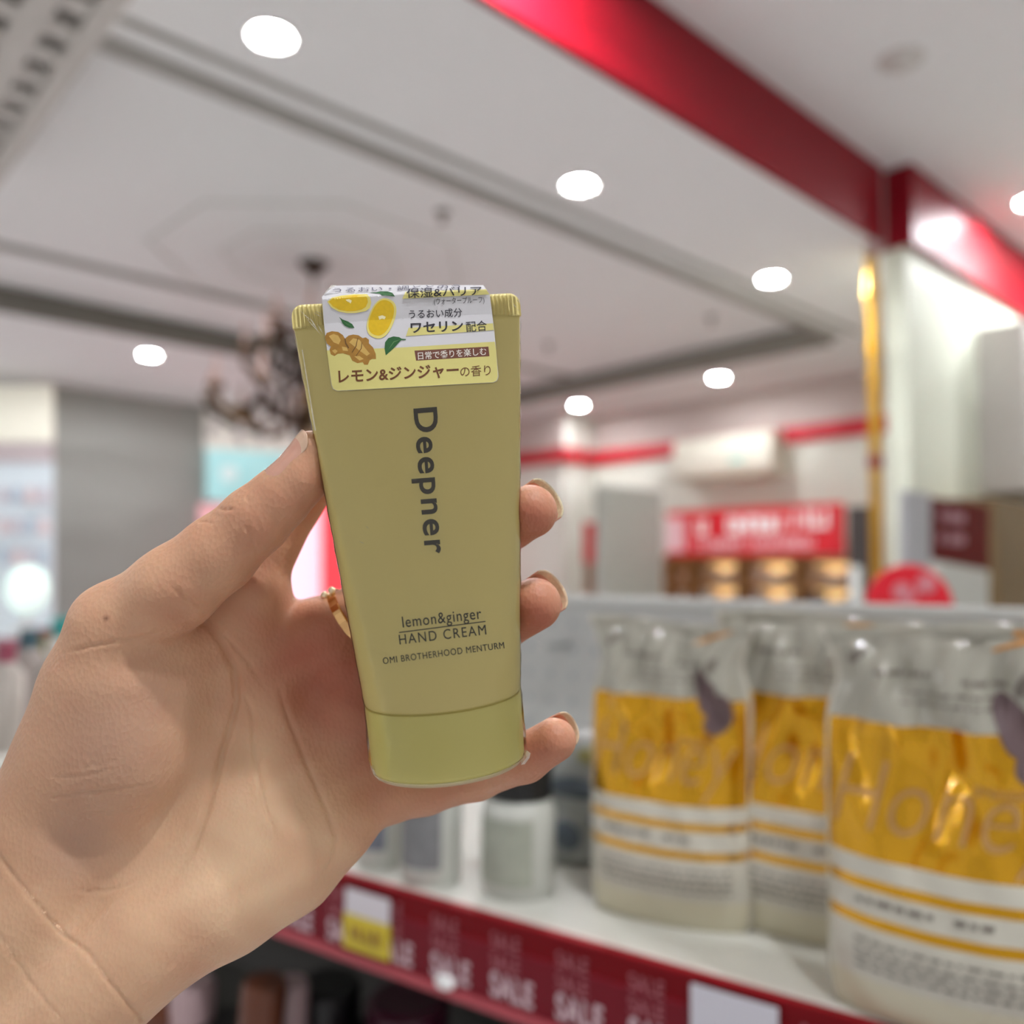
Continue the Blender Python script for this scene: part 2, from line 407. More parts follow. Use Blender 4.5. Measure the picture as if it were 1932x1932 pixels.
box('emblem_panel', (-hw, -hw*.76, -.036, -.03, hh*.1, hh*.85), pinkt, sg)
woodm = mat('shelf wood', (150, 105, 62), .5)
lit = mat('lit shelf backing', (255, 205, 140), .5, emit=.7, var=.12, scale=6)
cs = empty('display_shelf', frame(w(US+.02, (vL+vR)/2, 0), -VA)); tag(cs, 'wooden cubby shelf with warm lit bays under the red signboard', 'shelf')
zs_ = [on_u(1425, y, US)[1] for y in (1054, 1103, 1150)]
sw = hw*1.08
xs_ = [-sw, -sw+2*sw*.14, -sw+2*sw*.43, -sw+2*sw*.72, sw]
for x in xs_: box('upright', (x-.018, x+.018, 0, .3, 0, zs_[0]+.03), woodm, cs)
for z in zs_+[zs_[2]-.3, zs_[2]-.6, .05]: box('shelf_board', (-sw, sw, -.004, .3, z-.018, z+.018), woodm, cs)
box('back_panel', (-sw, sw, .3, .31, 0, zs_[0]), woodm, cs)
for i in range(4):
    for j in range(2):
        box('lit_backing', (xs_[i]+.03, xs_[i+1]-.03, .285, .298, zs_[j+1]+.03, zs_[j]-.03), lit, cs)
# stock in the bays
bc = [(222, 190, 170), (232, 224, 214), (196, 160, 130), (210, 200, 196)]
bmats = [mat('carton %d' % i, c, .5) for i, c in enumerate(bc)]
k = 0
for i in range(4):
    for j in range(2):
        wd = xs_[i+1]-xs_[i]-.08
        nbx = 3 if i else 1
        for q in range(nbx):
            x = xs_[i]+.05+wd*(q+.2)/nbx; hgt = (zs_[j]-zs_[j+1])*(.35+.15*((k*7) % 3))
            dark = (i == 3 and j == 1)
            m = mat('dark carton', (88, 82, 100), .5) if dark else bmats[k % 4]
            o = box('carton', (0, wd/nbx*.6, 0, .12, 0, hgt), m, bev=.003, M=cs.matrix_world @ Matrix.Translation((x, .1, zs_[j+1]+.019)))
            pn = (('left', 'middle', 'right')[2-q] if nbx == 3 else 'only'); bn = ('fourth', 'third', 'second', 'first')[i] if False else ('first', 'second', 'third', 'fourth')[i]
            tag(o, '%s carton, %s in the %s row, %s bay of the lit cubby shelf' % ('dark grey' if dark else 'small pale', pn if nbx == 1 else ('left', 'middle', 'right')[q], ('upper', 'lower')[j], bn), 'box', 'cartons in the lit cubby shelf'); k += 1
# dark column, white post
panel_on_u('dark_panel', 1600, 1640, 955, 1150, US-.3, .12, mat('dark panel', (70, 62, 60), .4), 'tall dark panel between the red signboard and the gold pole', 'panel', True)
panel_on_u('white_post', 1603, 1622, 1068, 1150, US-.9, .04, mat('white post', (220, 222, 220), .4), 'short white post in front of the dark panel', 'post', True)

# ------------------------------------------------------------------ right hand wall fittings
VW = V0-.1
u0, zt = on_v(1843, 656, VW); u1, _ = on_v(1925, 640, VW); zb = on_v(1880, 936, VW)[1]
bx = uvbox('wall_cabinet', u0, u0+.95, VW-.22, VW, zb, on_v(1880, 640, VW)[1], mat('cabinet white', (205, 200, 196), .5), bev=.008)
tag(bx, 'plain white boxed cabinet projecting from the right wall', 'cabinet')
u0, zt = on_v(1868, 938, VW-.25)
uvb = uvbox('brown_cabinet', u0, u0+1.3, VW-.27, VW, 0, zt, mat('brown board', (112, 88, 50), .55, var=.15), bev=.006)
tag(uvb, 'tall brown wooden cabinet at the right edge behind the shelf', 'cabinet')
D_ = 2.6
def cam_panel(name, c0, c1, c2, c3, th, m, label, cat):
    P = [px3(*c) for c in (c0, c1, c2, c3)]       # TL TR BR BL with own distances
    n = (P[1]-P[0]).cross(P[3]-P[0]).normalized()
    if n.y < 0: n = -n
    V = P+[q+n*th for q in P]
    Fc = [(0, 1, 2, 3), (7, 6, 5, 4), (0, 4, 5, 1), (1, 5, 6, 2), (2, 6, 7, 3), (3, 7, 4, 0)]
    cen = sum(P, Vector())/4
    o = mesh_obj(name, [q-cen for q in V], Fc, m); o.location = cen
    bm = bmesh.new(); bm.from_mesh(o.data); bmesh.ops.recalc_face_normals(bm, faces=bm.faces[:]); bm.to_mesh(o.data); bm.free()
    return tag(o, label, cat), P, n, cen
mar = mat('maroon sign', (98, 14, 12), .6, spec=.1)
o, P, n, cen = cam_panel('wall_sign', (1756, 938, 2.95), (1867, 955, 3.35), (1866, 1073, 3.35), (1753, 1054, 2.95), .02, mar, 'square dark red sign with two pale text rows on the right wall', 'sign')
ex = (P[1]-P[0]).normalized(); zd = (P[0]-P[3]).normalized(); Mf = frame(P[3]-cen, ex, (zd-ex*zd.dot(ex)))
tm = mat('sign pale text', (190, 140, 150), .5)
for k, zz in enumerate((.135, .055)):
    t = illegible(o, tm, .25, .035, 8, 0, .07, zz, 20+k); t.matrix_parent_inverse = Matrix.Identity(4); t.matrix_basis = Mf @ Matrix.Translation((0, -.004, 0))
o, *_ = cam_panel('poster_panel', (1708, 925, 2.7), (1756, 932, 2.9), (1752, 2010, 2.9), (1708, 2050, 2.7), .02, mat('poster grey', (168, 168, 172), .5, var=.15, scale=9), 'narrow grey poster panel left of the dark red sign', 'panel')
o, *_ = cam_panel('white_board', (1770, 1058, 3.0), (1866, 1078, 3.3), (1866, 1830, 3.3), (1770, 1890, 3.0), .03, mat('white board', (196, 196, 188), .5), 'plain off-white board below the dark red sign', 'board')
# round red shelf talker
rd = empty('round_sign', Matrix.Translation(px3(1715, 1143, 1.45)) @ Matrix.Rotation(math.radians(-8), 4, 'Z')); tag(rd, 'round bright red sale sign standing behind the shelf panel', 'sign')
dd = lathe('disc', [(.0001, -.003), (.070, -.003), (.071, 0), (.070, .003), (.0001, .003)], mat('sign scarlet', (214, 24, 44), .45, emit=.1), rd, n=48, smooth=False); dd.rotation_euler = (math.pi/2, 0, 0)
for k, (x, z) in enumerate(((-.012, .024), (.027, .038))):
    bl = lathe('pale_mark', [(.010, -.001), (.016, -.001), (.016, .001), (.010, .001)], mat('mark pink', (226, 140, 150), .5), rd, n=20, smooth=False); bl.rotation_euler = (math.pi/2, 0, 0); bl.location = (x, -.005, z)
bb = box('pale_stroke', (-.003, .003, -.001, .001, -.03, .03), mat('mark pink', (226, 140, 150), .5), rd); bb.location = (.01, -.005, .02); bb.rotation_euler = (0, math.radians(35), 0)
box('stand_rod', (-.003, .003, .004, .01, -.25, 0), mat('rod', (150, 150, 150), .3, metal=.8), rd)

# ------------------------------------------------------------------ left of the tube: pillar and displays
VPl = on_z(90, 724, Z1).dot(VA)
u0, _ = on_v(90, 900, VPl); u1, _ = on_v(392, 900, VPl)
o = uvbox('pillar', u0, u1, VPl, VPl+.9, 0, Z1, mat('pillar grey', (166, 166, 160), .6, var=.03), bev=.01); tag(o, 'large square grey pillar on the left behind the thumb', 'pillar')
def dpanel(name, x0, x1, y0, y1, D, m, label, cat, th=.06, slope=0, kind=None):
    o, P, n, cen = cam_panel(name, (x0, y0, D), (x1, y0+slope, D+.15), (x1, y1+slope, D+.15), (x0, y1, D), th, m, label, cat)
    if kind: o['kind'] = kind
    return o
dpanel('cream_bulkhead', -200, 96, 727, 834, 6.55, mat('cream bulkhead', (240, 236, 220), .6, emit=.1), 'cream bulkhead over the display at the left edge', 'bulkhead')
dpanel('shelf_canopy', -200, 96, 834, 872, 6.57, mat('canopy mauve', (206, 192, 194), .6), 'mauve grey canopy under the cream bulkhead at left', 'canopy')
rk = dpanel('display_cabinet', -200, 98, 872, 1290, 6.6, mat('pale blue cabinet', (214, 224, 230), .4, emit=.12), 'pale blue lit display cabinet at the left edge', 'cabinet', th=.05)
lb = mat('cosmetic jar', (206, 196, 204), .4)
rown = ('top', 'middle', 'bottom'); coln = ('first', 'second', 'third', 'fourth')
for r in range(3):
    zl = px3(45, 950+r*58, 6.5)
    lg = uvled = box('ledge', (-.42, .20, -.06, .06, -.012, 0), mat('ledge white', (222, 226, 230), .4), rk); lg.matrix_basis = Matrix.Translation(zl-rk.location)
    for c in range(4):
        jm = [lb, mat('jar pink', (226, 204, 206), .4), mat('jar blue', (186, 200, 214), .4)][(r+c*2) % 3]
        o = lathe('cosmetic_jar', [(.0001, 0), (.035, 0), (.04, .03), (.04, .07), (.03, .09), (.03, .12), (.0001, .12)], jm, n=16)
        p_ = px3(6+c*25, 950+r*58, 6.48); p_.z = zl.z+.001
        o.location = p_; tag(o, 'small pale jar, %s from the left in the %s row of the pale blue cabinet' % (coln[c], rown[r]), 'jar', 'jars in the pale blue cabinet')
lb2 = empty('globe_lamp', Matrix.Translation(px3(52, 1112, 6.1))); tag(lb2, 'bright round white lamp low at the left edge', 'lamp')
lathe('globe', [(.0001, -.17)]+[(.14*math.cos(a), .17*math.sin(a)) for a in np.linspace(-1.5, 1.5, 14)]+[(.0001, .17)], mat('glowing globe', (232, 255, 246), .4, emit=.36, var=0), lb2, n=24)
lathe('base', [(.0001, -.32), (.1, -.32), (.1, -.29), (.02, -.27), (.02, -.18), (.0001, -.18)], ring_m, lb2, n=20)
dpanel('soffit_panel', 385, 640, 775, 846, 7.8, mat('cream soffit', (238, 232, 222), .6, emit=.08), 'cream soffit above the pale teal sign', 'bulkhead', slope=12)
ts = dpanel('teal_sign', 388, 545, 846, 945, 7.8, mat('teal lightbox', (170, 218, 220), .5, emit=.22), 'pale teal illuminated sign between pillar and thumb', 'sign', slope=6)
tl = lathe('logo_disc', [(.0001, -.02), (.08, -.02), (.08, .0), (.0001, 0)], mat('logo white', (225, 240, 240), .5, emit=.12), None, n=24, smooth=False)
tl.parent = ts; tl.matrix_basis = Matrix.Translation(px3(432, 893, 7.74)-ts.location) @ Matrix.Rotation(math.pi/2, 4, 'X')
dpanel('pink_sign', 375, 470, 951, 1140, 7.75, mat('pink lightbox', (240, 180, 184), .5, emit=.22), 'pink illuminated panel just right of the grey pillar', 'sign', slope=0)
lbx = dpanel('white_lightbox', 470, 606, 948, 1382, 7.7, mat('white lightbox', (255, 214, 228), .5, emit=.5), 'bright pinkish white lightbox seen through the hand', 'lightbox')
dpanel('red_lightbox', 606, 760, 940, 1382, 7.7, mat('red lightbox', (255, 60, 70), .5, emit=.6), 'glowing red lightbox beside the white one', 'lightbox')

# ================================================================== THE SHELF IN FRONT
ZS = CAMZ-.28
A0 = on_z(1500, 1883, ZS); A1 = on_z(628, 1637, ZS)
SD = (A0-A1); SD.z = 0; SD.normalize()          # along the front edge, towards the right
SN = Vector((-SD.y, SD.x, 0))                    # into the shelf
SO = A0.copy(); SO.z = 0
SM = frame(Vector((SO.x, SO.y, ZS)), SD)         # local x right, y into the shelf, z up
def s_on(px, py, z=0.0):                         # pixel -> shelf local at height z over the shelf
    p = on_z(px, py, ZS+z); q = SM.inverted() @ p; return q
def s_plane(px, py, y=0.0):                      # pixel -> shelf local on the plane local y
    Mi = SM.inverted(); o, d = ray(px, py); o2 = Mi @ o; d2 = Mi.to_3x3() @ d; t = (y-o2.y)/d2.y; return o2+d2*t
shelf_w = mat('shelf enamel', (222, 222, 214), .25, var=.02, coat=.3)
XL, XR, DEP = -1.75, 1.2, .37
sh = empty('store_shelf', SM); tag(sh, 'white metal store shelf with grey perforated back and red edge strip', 'shelf')
box('shelf_deck', (XL, XR, .004, DEP, -.03, 0), shelf_w, sh, bev=.002)
pt = s_plane(1500, 1146, DEP)
PH = pt.z
pg = mat('perforated panel grey', (176, 177, 176), .45, var=.02)
PL = s_plane(900, 1150, DEP).x
box('back_panel', (PL, XR, DEP, DEP+.02, -.7, PH), pg, sh, bev=.003)
box('panel_top_rail', (PL, XR, DEP-.002, DEP+.024, PH-.004, PH+.006), mat('rail light', (196, 198, 196), .35), sh, bev=.002)
hm = mat('perforation dark', (150, 153, 160), .7)
bm = bmesh.new()
for r in range(7):
    for c in range(70):
        x = PL+.02+c*.033; z = PH-.03-r*.033
        if x > XR-.02: continue
        box_bm(x-.003, x+.003, DEP-.0006, DEP+.001, z-.004, z+.004, bm=bm)
pf = bm_obj('perforations', bm, hm, sh); pf['kind'] = 'stuff'
pk = s_plane(1028, 1222, DEP-.06)
pg_o = bm_obj('peg_hook', tube_bm([(pk.x, DEP, pk.z), (pk.x, pk.y, pk.z), (pk.x, pk.y-.005, pk.z+.006)], .0035, 10), mat('chrome', (230, 230, 230), .1, metal=1), sh, True)
box('base_panel', (XL, XR, DEP, DEP+.02, -.75, -.031), mat('base panel shade', (84, 82, 80), .6), sh)  # dark colour stands for the shade under the shelf
# price rail
SH = .071
rail = mat('rail red', (112, 6, 16), .5, var=.05, spec=.15)
rail2 = mat('rail insert plum red', (112, 18, 32), .5, var=.08, spec=.2)
lip = mat('rail lip', (168, 66, 76), .4)
rl = box('price_rail', (XL, XR, -.006, .004, -SH, -.001), rail, sh, bev=.0015)
box('rail_insert', (XL, XR, -.0075, -.006, -SH+.006, -.022), rail2, rl)
box('rail_lip', (XL, XR, -.011, -.004, -SH-.003, -SH+.006), lip, rl, bev=.001)
saleW = mat('sale lettering', (214, 186, 194), .5); saleF = mat('faded sale lettering', (168, 96, 106), .5)
def splane_map(y):
    def f(V): return [(a, y, b) for a, b in V]
    return f
t_c = [s_plane(x, y, -.008).x for x, y in ((850, 1785), (960, 1830), (1088, 1870), (1235, 1920))]
step = (t_c[3]-t_c[0])/3; print('sale step', step, t_c)
k = 0
for i in range(-34, 12):
    xc = t_c[0]+i*step
    if xc < XL+.05 or xc > XR-.05: continue
    px = s_plane(690, 1740, -.008).x
    for (h, zc, wd, m, bo) in ((.026, -.060, .040, saleW, .03), (.0165, -.0385, .027, saleF, .012), (.0165, -.0225, .027, saleF, .012)):
        V, P = text_pts('SALE' if h > .02 else 'SALE', (xc-.020, zc), (xc-.020+wd, zc), h, .1, bold=bo, spacing=1.15, up=1)
        decal('sale_lettering', V, P, splane_map(-.0082), m, rl)
tg = s_plane(690, 1740, -.012)
pt_ = empty('price_tag', SM @ Matrix.Translation((tg.x, -.0105, tg.z))); tag(pt_, 'white and yellow price tag clipped on the red shelf strip', 'price tag')
box('white_card', (-.026, .026, -.001, .001, .003, .024), mat('tag white', (214, 208, 214), .4), pt_)
box('yellow_card', (-.027, .027, -.0014, .0008, -.027, .003), mat('tag yellow', (206, 184, 44), .4), pt_)
illegible(pt_, mat('tag print', (160, 128, 50), .5), .036, .012, 4, -.002, -.018, -.018, 33, name='price_print')
tg = s_plane(1355, 1930, -.012)
o = box('price_card', (-.03, .03, -.001, .001, -.02, .02), mat('card white', (206, 204, 214), .4), M=SM @ Matrix.Translation((tg.x+.01, -.0105, tg.z))); tag(o, 'plain white price card at the bottom of the red strip', 'price card')
tg = s_plane(842, 1851, -.012)
cl = lathe('rail_clip', [(.0001, -.003), (.008, -.003), (.010, 0), (.008, .003), (.0001, .003)], mat('clip white', (245, 245, 245), .25), n=20)
cl.matrix_world = SM @ Matrix.Translation((tg.x, -.014, tg.z)) @ Matrix.Rotation(math.pi/2, 4, 'X') @ Matrix.Scale(.62, 4, (0, 1, 0)); tag(cl, 'small oval white plastic clip under the red strip', 'clip')

# ------------------------------------------------------------------ gold and white stand-up pouches
def pouch_mat():
    m = mat('pouch film', (200, 196, 180), .19, var=.03, coat=.5)
    nt = m.node_tree; b = nt.nodes['Principled BSDF']; L = nt.links
    tc = [n for n in nt.nodes if n.type == 'TEX_COORD'][0]
    sep = nt.nodes.new('ShaderNodeSeparateXYZ'); at = nt.nodes.new('ShaderNodeAttribute'); at.attribute_name = 'vv'
    L.new(at.outputs['Vector'], sep.inputs[0])
    cr = nt.nodes.new('ShaderNodeValToRGB'); cr.color_ramp.interpolation = 'CONSTANT'
    wc = (*lin((200, 196, 182)), 1); gc = (*lin((218, 160, 0)), 1); bt = (*lin((205, 198, 172)), 1); up = (*lin((172, 169, 156)), 1)
    E = cr.color_ramp.elements; E[0].position = 0; E[0].color = bt; E[1].position = .10; E[1].color = wc
    for p_, c_ in ((.235, gc), (.262, wc), (.325, gc), (.352, wc), (.405, gc), (.745, up)):
        e_ = E.new(p_); e_.color = c_
    cm = nt.nodes.new('ShaderNodeValToRGB'); cm.color_ramp.interpolation = 'CONSTANT'
    E = cm.color_ramp.elements; E[0].position = 0; E[0].color = (0, 0, 0, 1); E[1].position = .235; E[1].color = (1, 1, 1, 1)
    for p_, q in ((.262, 0), (.325, 1), (.352, 0), (.405, 1), (.745, 0)):
        e_ = E.new(p_); e_.color = (q, q, q, 1)
    L.new(sep.outputs['Y'], cr.inputs[0]); L.new(sep.outputs['Y'], cm.inputs[0])
    # white margins along both sides
    ab = nt.nodes.new('ShaderNodeMath'); ab.operation = 'ABSOLUTE'; L.new(sep.outputs['X'], ab.inputs[0])
    gt = nt.nodes.new('ShaderNodeMath'); gt.operation = 'GREATER_THAN'; gt.inputs[1].default_value = .955; L.new(ab.outputs[0], gt.inputs[0])
    mx = nt.nodes.new('ShaderNodeMix'); mx.data_type = 'RGBA'; L.new(gt.outputs[0], mx.inputs[0]); L.new(cr.outputs[0], mx.inputs[6]); mx.inputs[7].default_value = wc
    L.new(mx.outputs[2], b.inputs['Base Color'])
    su = nt.nodes.new('ShaderNodeMath'); su.operation = 'SUBTRACT'; su.use_clamp = True; L.new(cm.outputs[0], su.inputs[0]); L.new(gt.outputs[0], su.inputs[1])
    ml = nt.nodes.new('ShaderNodeMath'); ml.operation = 'MULTIPLY'; ml.inputs[1].default_value = .75; L.new(su.outputs[0], ml.inputs[0])
    L.new(ml.outputs[0], b.inputs['Metallic'])
    return m
PM = pouch_mat()
lil = mat('lilac script', (196, 150, 92), .3, metal=.3); dk = mat('grey print', (120, 112, 104), .5)
plum = mat('plum fruit print', (104, 84, 86), .35); orr = mat('orange stroke', (206, 140, 52), .4)
PWID, PHEI = .150, .247
def make_pouch(seed):
    rnd = random.Random(seed)
    ph = [rnd.uniform(0, 6) for _ in range(8)]
    def Fp(u, v, side=-1, off=0.0):
        u = np.asarray(u, float); v = np.asarray(v, float)
        # half width: ear at the top, waist under it, full body
        hwid = PWID/2*(1.0-.0*v+ .05*np.exp(-((v-1)/.05)**2)-.10*np.exp(-((v-.86)/.075)**2)-.05*(1-np.clip(v/.12, 0, 1))**2)
        x = u*hwid
        th = .036*np.clip(1-(v/.97)**2.2, .0, 1)**.75*np.clip(.55+v*2.5, 0, 1)+.0012
        prof = np.clip(1-np.abs(u)**2.2, 0, 1)**.55
        y = th*prof
        cr = (.0050*np.exp(-((u+.25+(.75-v)*1.1)/.12)**2)*np.exp(-((v-.62)/.17)**2)
              - .0100*np.exp(-((u+.05-(v-.6)*.8)/.16)**2)*np.exp(-((v-.58)/.13)**2)
              + .0050*np.exp(-((u-.42-(v-.6)*1.2)/.10)**2)*np.exp(-((v-.62)/.16)**2)
              + .0060*np.sin(9*u+14*v+ph[0])*np.exp(-((v-.78)/.16)**2)
              + .0034*np.sin(23*u-17*v+ph[1])*np.exp(-((v-.86)/.14)**2)
              + .0012*np.sin(15*u+31*v+ph[2])*np.clip(v, 0, 1))
        edge = np.clip((1-np.abs(u))*4, 0, 1)
        y = y+cr*edge*(1 if side < 0 else .3)
        y = np.where(v > .965, y*.15+.003*np.sin(5*u+ph[3]), y)
        bend = .004*np.sin(3*u+ph[4])*v
        z = v*PHEI+.004*np.sin(2.5*u+ph[5])*np.clip(v-.8, 0, 1)*4
        return np.stack([x, side*(y+off)+bend, z], -1)
    root = empty('refill_pouch')
    nu, nv = 60, 90
    V, Fc, AT = [], [], []
    for side in (-1, 1):
        base = len(V)
        uu = np.sin(np.linspace(-math.pi/2, math.pi/2, nu)); vv = np.linspace(0, 1, nv)
        G = Fp(*np.meshgrid(uu, vv), side=side)
        U_, V_2 = np.meshgrid(uu, vv)
        V += G.reshape(-1, 3).tolist(); AT += [(a, b, 0) for a, b in zip(U_.ravel(), V_2.ravel())]
        for j in range(nv-1):
            for i in range(nu-1):
                q = (base+j*nu+i, base+j*nu+i+1, base+(j+1)*nu+i+1, base+(j+1)*nu+i)
                Fc.append(q if side < 0 else q[::-1])
    n0 = nu*nv
    for i in range(nu-1): Fc.append((i+1, i, n0+i, n0+i+1))
    for i in range(nu-1): Fc.append(((nv-1)*nu+i, (nv-1)*nu+i+1, n0+(nv-1)*nu+i+1, n0+(nv-1)*nu+i))
    o = mesh_obj('pouch_film', V, Fc, PM, root, True)
    a = o.data.attributes.new('vv', 'FLOAT_VECTOR', 'POINT'); a.data.foreach_set('vector', np.array(AT, float).ravel())
    def pm(off=.0006):
        def f(Q):
            if len(Q) == 0: return []
            return [tuple(x) for x in Fp(Q[:, 0], Q[:, 1], -1, off)]
        return f
    asp = PHEI/(PWID/2)
    V, P = text_pts('Honey', (-.92, .475), (.86, .475), .27, .04, bold=-.012, spacing=1.0, shear=.35, up=1)
    decal('script_lettering', V, P, pm(), lil, o)
    V, P = text_pts('moisture   shampoo', (-.72, .292), (.1, .292), .028, .05, up=1)
    V, P = text_pts('premium', (.2, .60), (.62, .60), .05, .05, shear=.2, up=1); decal('small_lettering', V, P, pm(), lil, o)
    bm = bmesh.new()
    def strokes(n, v0, v1, u0, u1, hgt, rnd=rnd):
        Vs, Ps = [], []
        for r in range(n):
            v = v0+(v1-v0)*r/max(1, n-1); u = u0
            while u < u1:
                l = rnd.uniform(.03, .12)
                k = len(Vs); Vs += [(u, v), (min(u+l, u1), v), (min(u+l, u1), v+hgt), (u, v+hgt)]; Ps.append((k, k+1, k+2, k+3)); u += l+.03
        return refine(np.array(Vs), Ps, .05)
    bm.free()
    for args in ((1, .295, .295, -.7, -.1, .014), (1, .295, .295, .05, .35, .014), (4, .13, .20, -.72, .8, .008), (1, .87, .87, -.62, -.1, .012), (1, .855, .855, .15, .5, .010), (2, .80, .825, -.35, .55, .006)):
        V, P = strokes(*args); q = decal('fine_print', V, P, pm(), dk, o); q['kind'] = 'stuff'
    def blob(cu, cv, ru, rv, rot, m, name):
        a = np.linspace(0, 2*math.pi, 25)[:-1]
        x = ru*np.cos(a)*(1+.08*np.cos(3*a)); y = rv*np.sin(a)
        # rotate in real space
        X = x*PWID/2; Y = y*PHEI; c, s = math.cos(rot), math.sin(rot)
        Q = np.stack([cu+(X*c-Y*s)/(PWID/2), cv+(X*s+Y*c)/PHEI], -1)
        V, P = refine(Q, [tuple(range(24))], .05)
        decal(name, V, P, pm(.0008), m, o)
    blob(.50, .77, .13, .075, .25, plum, 'plum_print'); blob(.66, .70, .15, .07, -.35, plum, 'plum_print')
    blob(.62, .86, .05, .03, -.5, dk, 'leaf_print'); blob(.45, .975, .16, .008, .1, orr, 'orange_print')
    blob(.55, .957, .22, .006, .35, orr, 'orange_print')
    blob(-.75, .92, .12, .012, .6, dk, 'leaf_print')
    return root
def place_pouch(r, px, py, ang, label, dz=0):
    q = s_on(px, py)
    r.matrix_world = SM @ Matrix.Translation((q.x, q.y+.03, 0)) @ Matrix.Rotation(math.radians(ang), 4, 'Z')
    tag(r, label, 'pouch', 'gold and white refill pouches on the shelf')
place_pouch(make_pouch(3), 1790, 1975, 2, 'largest gold and white refill pouch at the right edge, nearest on the shelf')
place_pouch(make_pouch(11), 1236, 1752, 8, 'gold and white refill pouch furthest left in the row, just right of the little finger')
COL.objects[[o.name for o in COL.objects if o.get('label','').startswith('gold and white refill pouch furthest')][0]].scale = (.90, .95, .97)
place_pouch(make_pouch(23), 1524, 1790, 5, 'gold and white refill pouch behind and between the other two')

# silver blue wrapped product left of the pouches
sv = mat('silver wrap', (150, 154, 152), .3, var=.25, scale=30, coat=.4); sv2 = mat('slate print', (78, 88, 98), .4); sv3 = mat('olive print', (140, 134, 80), .4)
def soft_pack(name, wdt, dpt, hgt, m, seed):
    rnd = random.Random(seed); bm = box_bm(-wdt/2, wdt/2, -dpt/2, dpt/2, 0, hgt, bev=dpt*.3, seg=3)
    bmesh.ops.subdivide_edges(bm, edges=[e for e in bm.edges if e.calc_length() > .02], cuts=6, use_grid_fill=True)
    for v in bm.verts:
        v.co.y += .004*math.sin(60*v.co.x+seed)*math.sin(45*v.co.z+seed); v.co.x += .003*math.sin(70*v.co.z+seed)
    return bm
q = s_on(1085, 1668)
pk_ = empty('wrapped_pack', SM @ Matrix.Translation((q.x, q.y+.06, 0)) @ Matrix.Rotation(.1, 4, 'Z')); tag(pk_, 'clear wrapped silver grey pack with dark slate print, left of the gold pouches', 'pack')
bm_obj('wrap', soft_pack('w', .13, .05, .125, sv, 4), sv, pk_, True)
for (x, z, a, b, m) in ((-.02, .075, .03, .010, sv2), (.015, .048, .022, .012, sv2), (.01, .106, .03, .010, sv3), (-.03, .03, .016, .014, sv2), (.03, .08, .012, .018, sv2)):
    oo = lathe('print_patch', [(.0001, -.002), (.8, -.002), (1, 0), (.8, .002), (.0001, .002)], m, pk_, n=20); oo.rotation_euler = (math.pi/2, 0, 0); oo.scale = (a, b, 1); oo.location = (x, -.0275, z)
# black capped bottle + clear bottles
clear = mat('frosted plastic', (190, 192, 184), .3, var=.06, scale=40, coat=.3)
cap_b = mat('black cap', (18, 18, 18), .35); lbl1 = mat('bottle label slate', (120, 120, 122), .5, var=.3, scale=60)
def bottle(px, py, r, hb, hc, bodym, capm, label, lm, group='small bottles on the shelf', sq=1):
    q = s_on(px, py); e = empty('bottle', SM @ Matrix.Translation((q.x, q.y+r, 0)))
    tag(e, label, 'bottle', group)
    lathe('body', [(.0001, 0), (r*.92, 0), (r, .005), (r, hb-.012), (r*.9, hb-.003), (r*.8, hb), (.0001, hb)], bodym, e, n=32)
    lathe('cap', [(.0001, hb), (r*.9, hb), (r*.9, hb+hc-.003), (r*.82, hb+hc), (.0001, hb+hc)], capm, e, n=32)
    # wrap label: open arc facing the front
    V, Fc = [], []
    for j, z in enumerate((hb*.15, hb*.82)):
        for i in range(17):
            a = math.radians(-160+i*7.8); V.append(((r+.0005)*math.cos(a), (r+.0005)*math.sin(a), z))
    for i in range(16): Fc.append((i, i+1, 18+i, 17+i))
    mesh_obj('label', V, Fc, lm, e, True)
    return e
bottle(938, 1700, .0325, .082, .03, clear, cap_b, 'wide frosted bottle with a black cap under the little finger', mat('label pale green', (158, 162, 148), .5, var=.2, scale=80))
bottle(778, 1675, .027, .11, .02, clear, clear, 'frosted bottle with grey purple label left of the black capped one', lbl1)
bottle(686, 1640, .022, .12, .02, clear, clear, 'slim grey bottle next to the frosted one, at the heel of the hand', mat('label grey blue', (112, 116, 128), .5, var=.3, scale=70))
q0 = s_on(686, 1640); i = 0
cols = [((176, 168, 160), (150, 70, 90)), ((150, 140, 135), (60, 90, 100)), ((190, 180, 176), (110, 40, 60)), ((140, 128, 120), (200, 195, 190)), ((180, 170, 165), (90, 95, 110))]
row_names = ('maroon', 'slate', 'dark pink', 'white', 'grey')
q_ = 0
for k in range(40):
    px_b = SM @ Vector((q0.x-.08-k*.072, q0.y+.06+.07*(k % 2), .1)); lc_ = CM.inverted() @ px_b
    ppx = 966+F*lc_.x/(-lc_.z)
    if q0.x-.08-k*.072 < XL+.05 or ppx > 130 or ppx < -80: continue
    e = empty('bottle', SM @ Matrix.Translation((q0.x-.08-k*.072, q0.y+.06+.07*(k % 2), 0)))
    bc_, cc_ = cols[k % 5]; r = .028; hb_ = .10+.012*(k % 3)
    tag(e, 'blurred bottle with a %s cap, number %d from the left edge of the picture behind the wrist' % (row_names[k % 5], q_+1) if False else 'blurred bottle with %s cap in the %s row at the left edge' % (row_names[k % 5], 'back' if k % 2 else 'front'), 'bottle', 'bottles at the left end of the shelf')
    lathe('body', [(.0001, 0), (r, 0), (r, hb_), (r*.5, hb_+.02), (.0001, hb_+.02)], mat('row bottle', bc_, .4), e, n=20)
    lathe('cap', [(.0001, hb_+.02), (r*.5, hb_+.02), (r*.5, hb_+.05), (.0001, hb_+.05)], mat('row cap', cc_, .4), e, n=16); q_ += 1

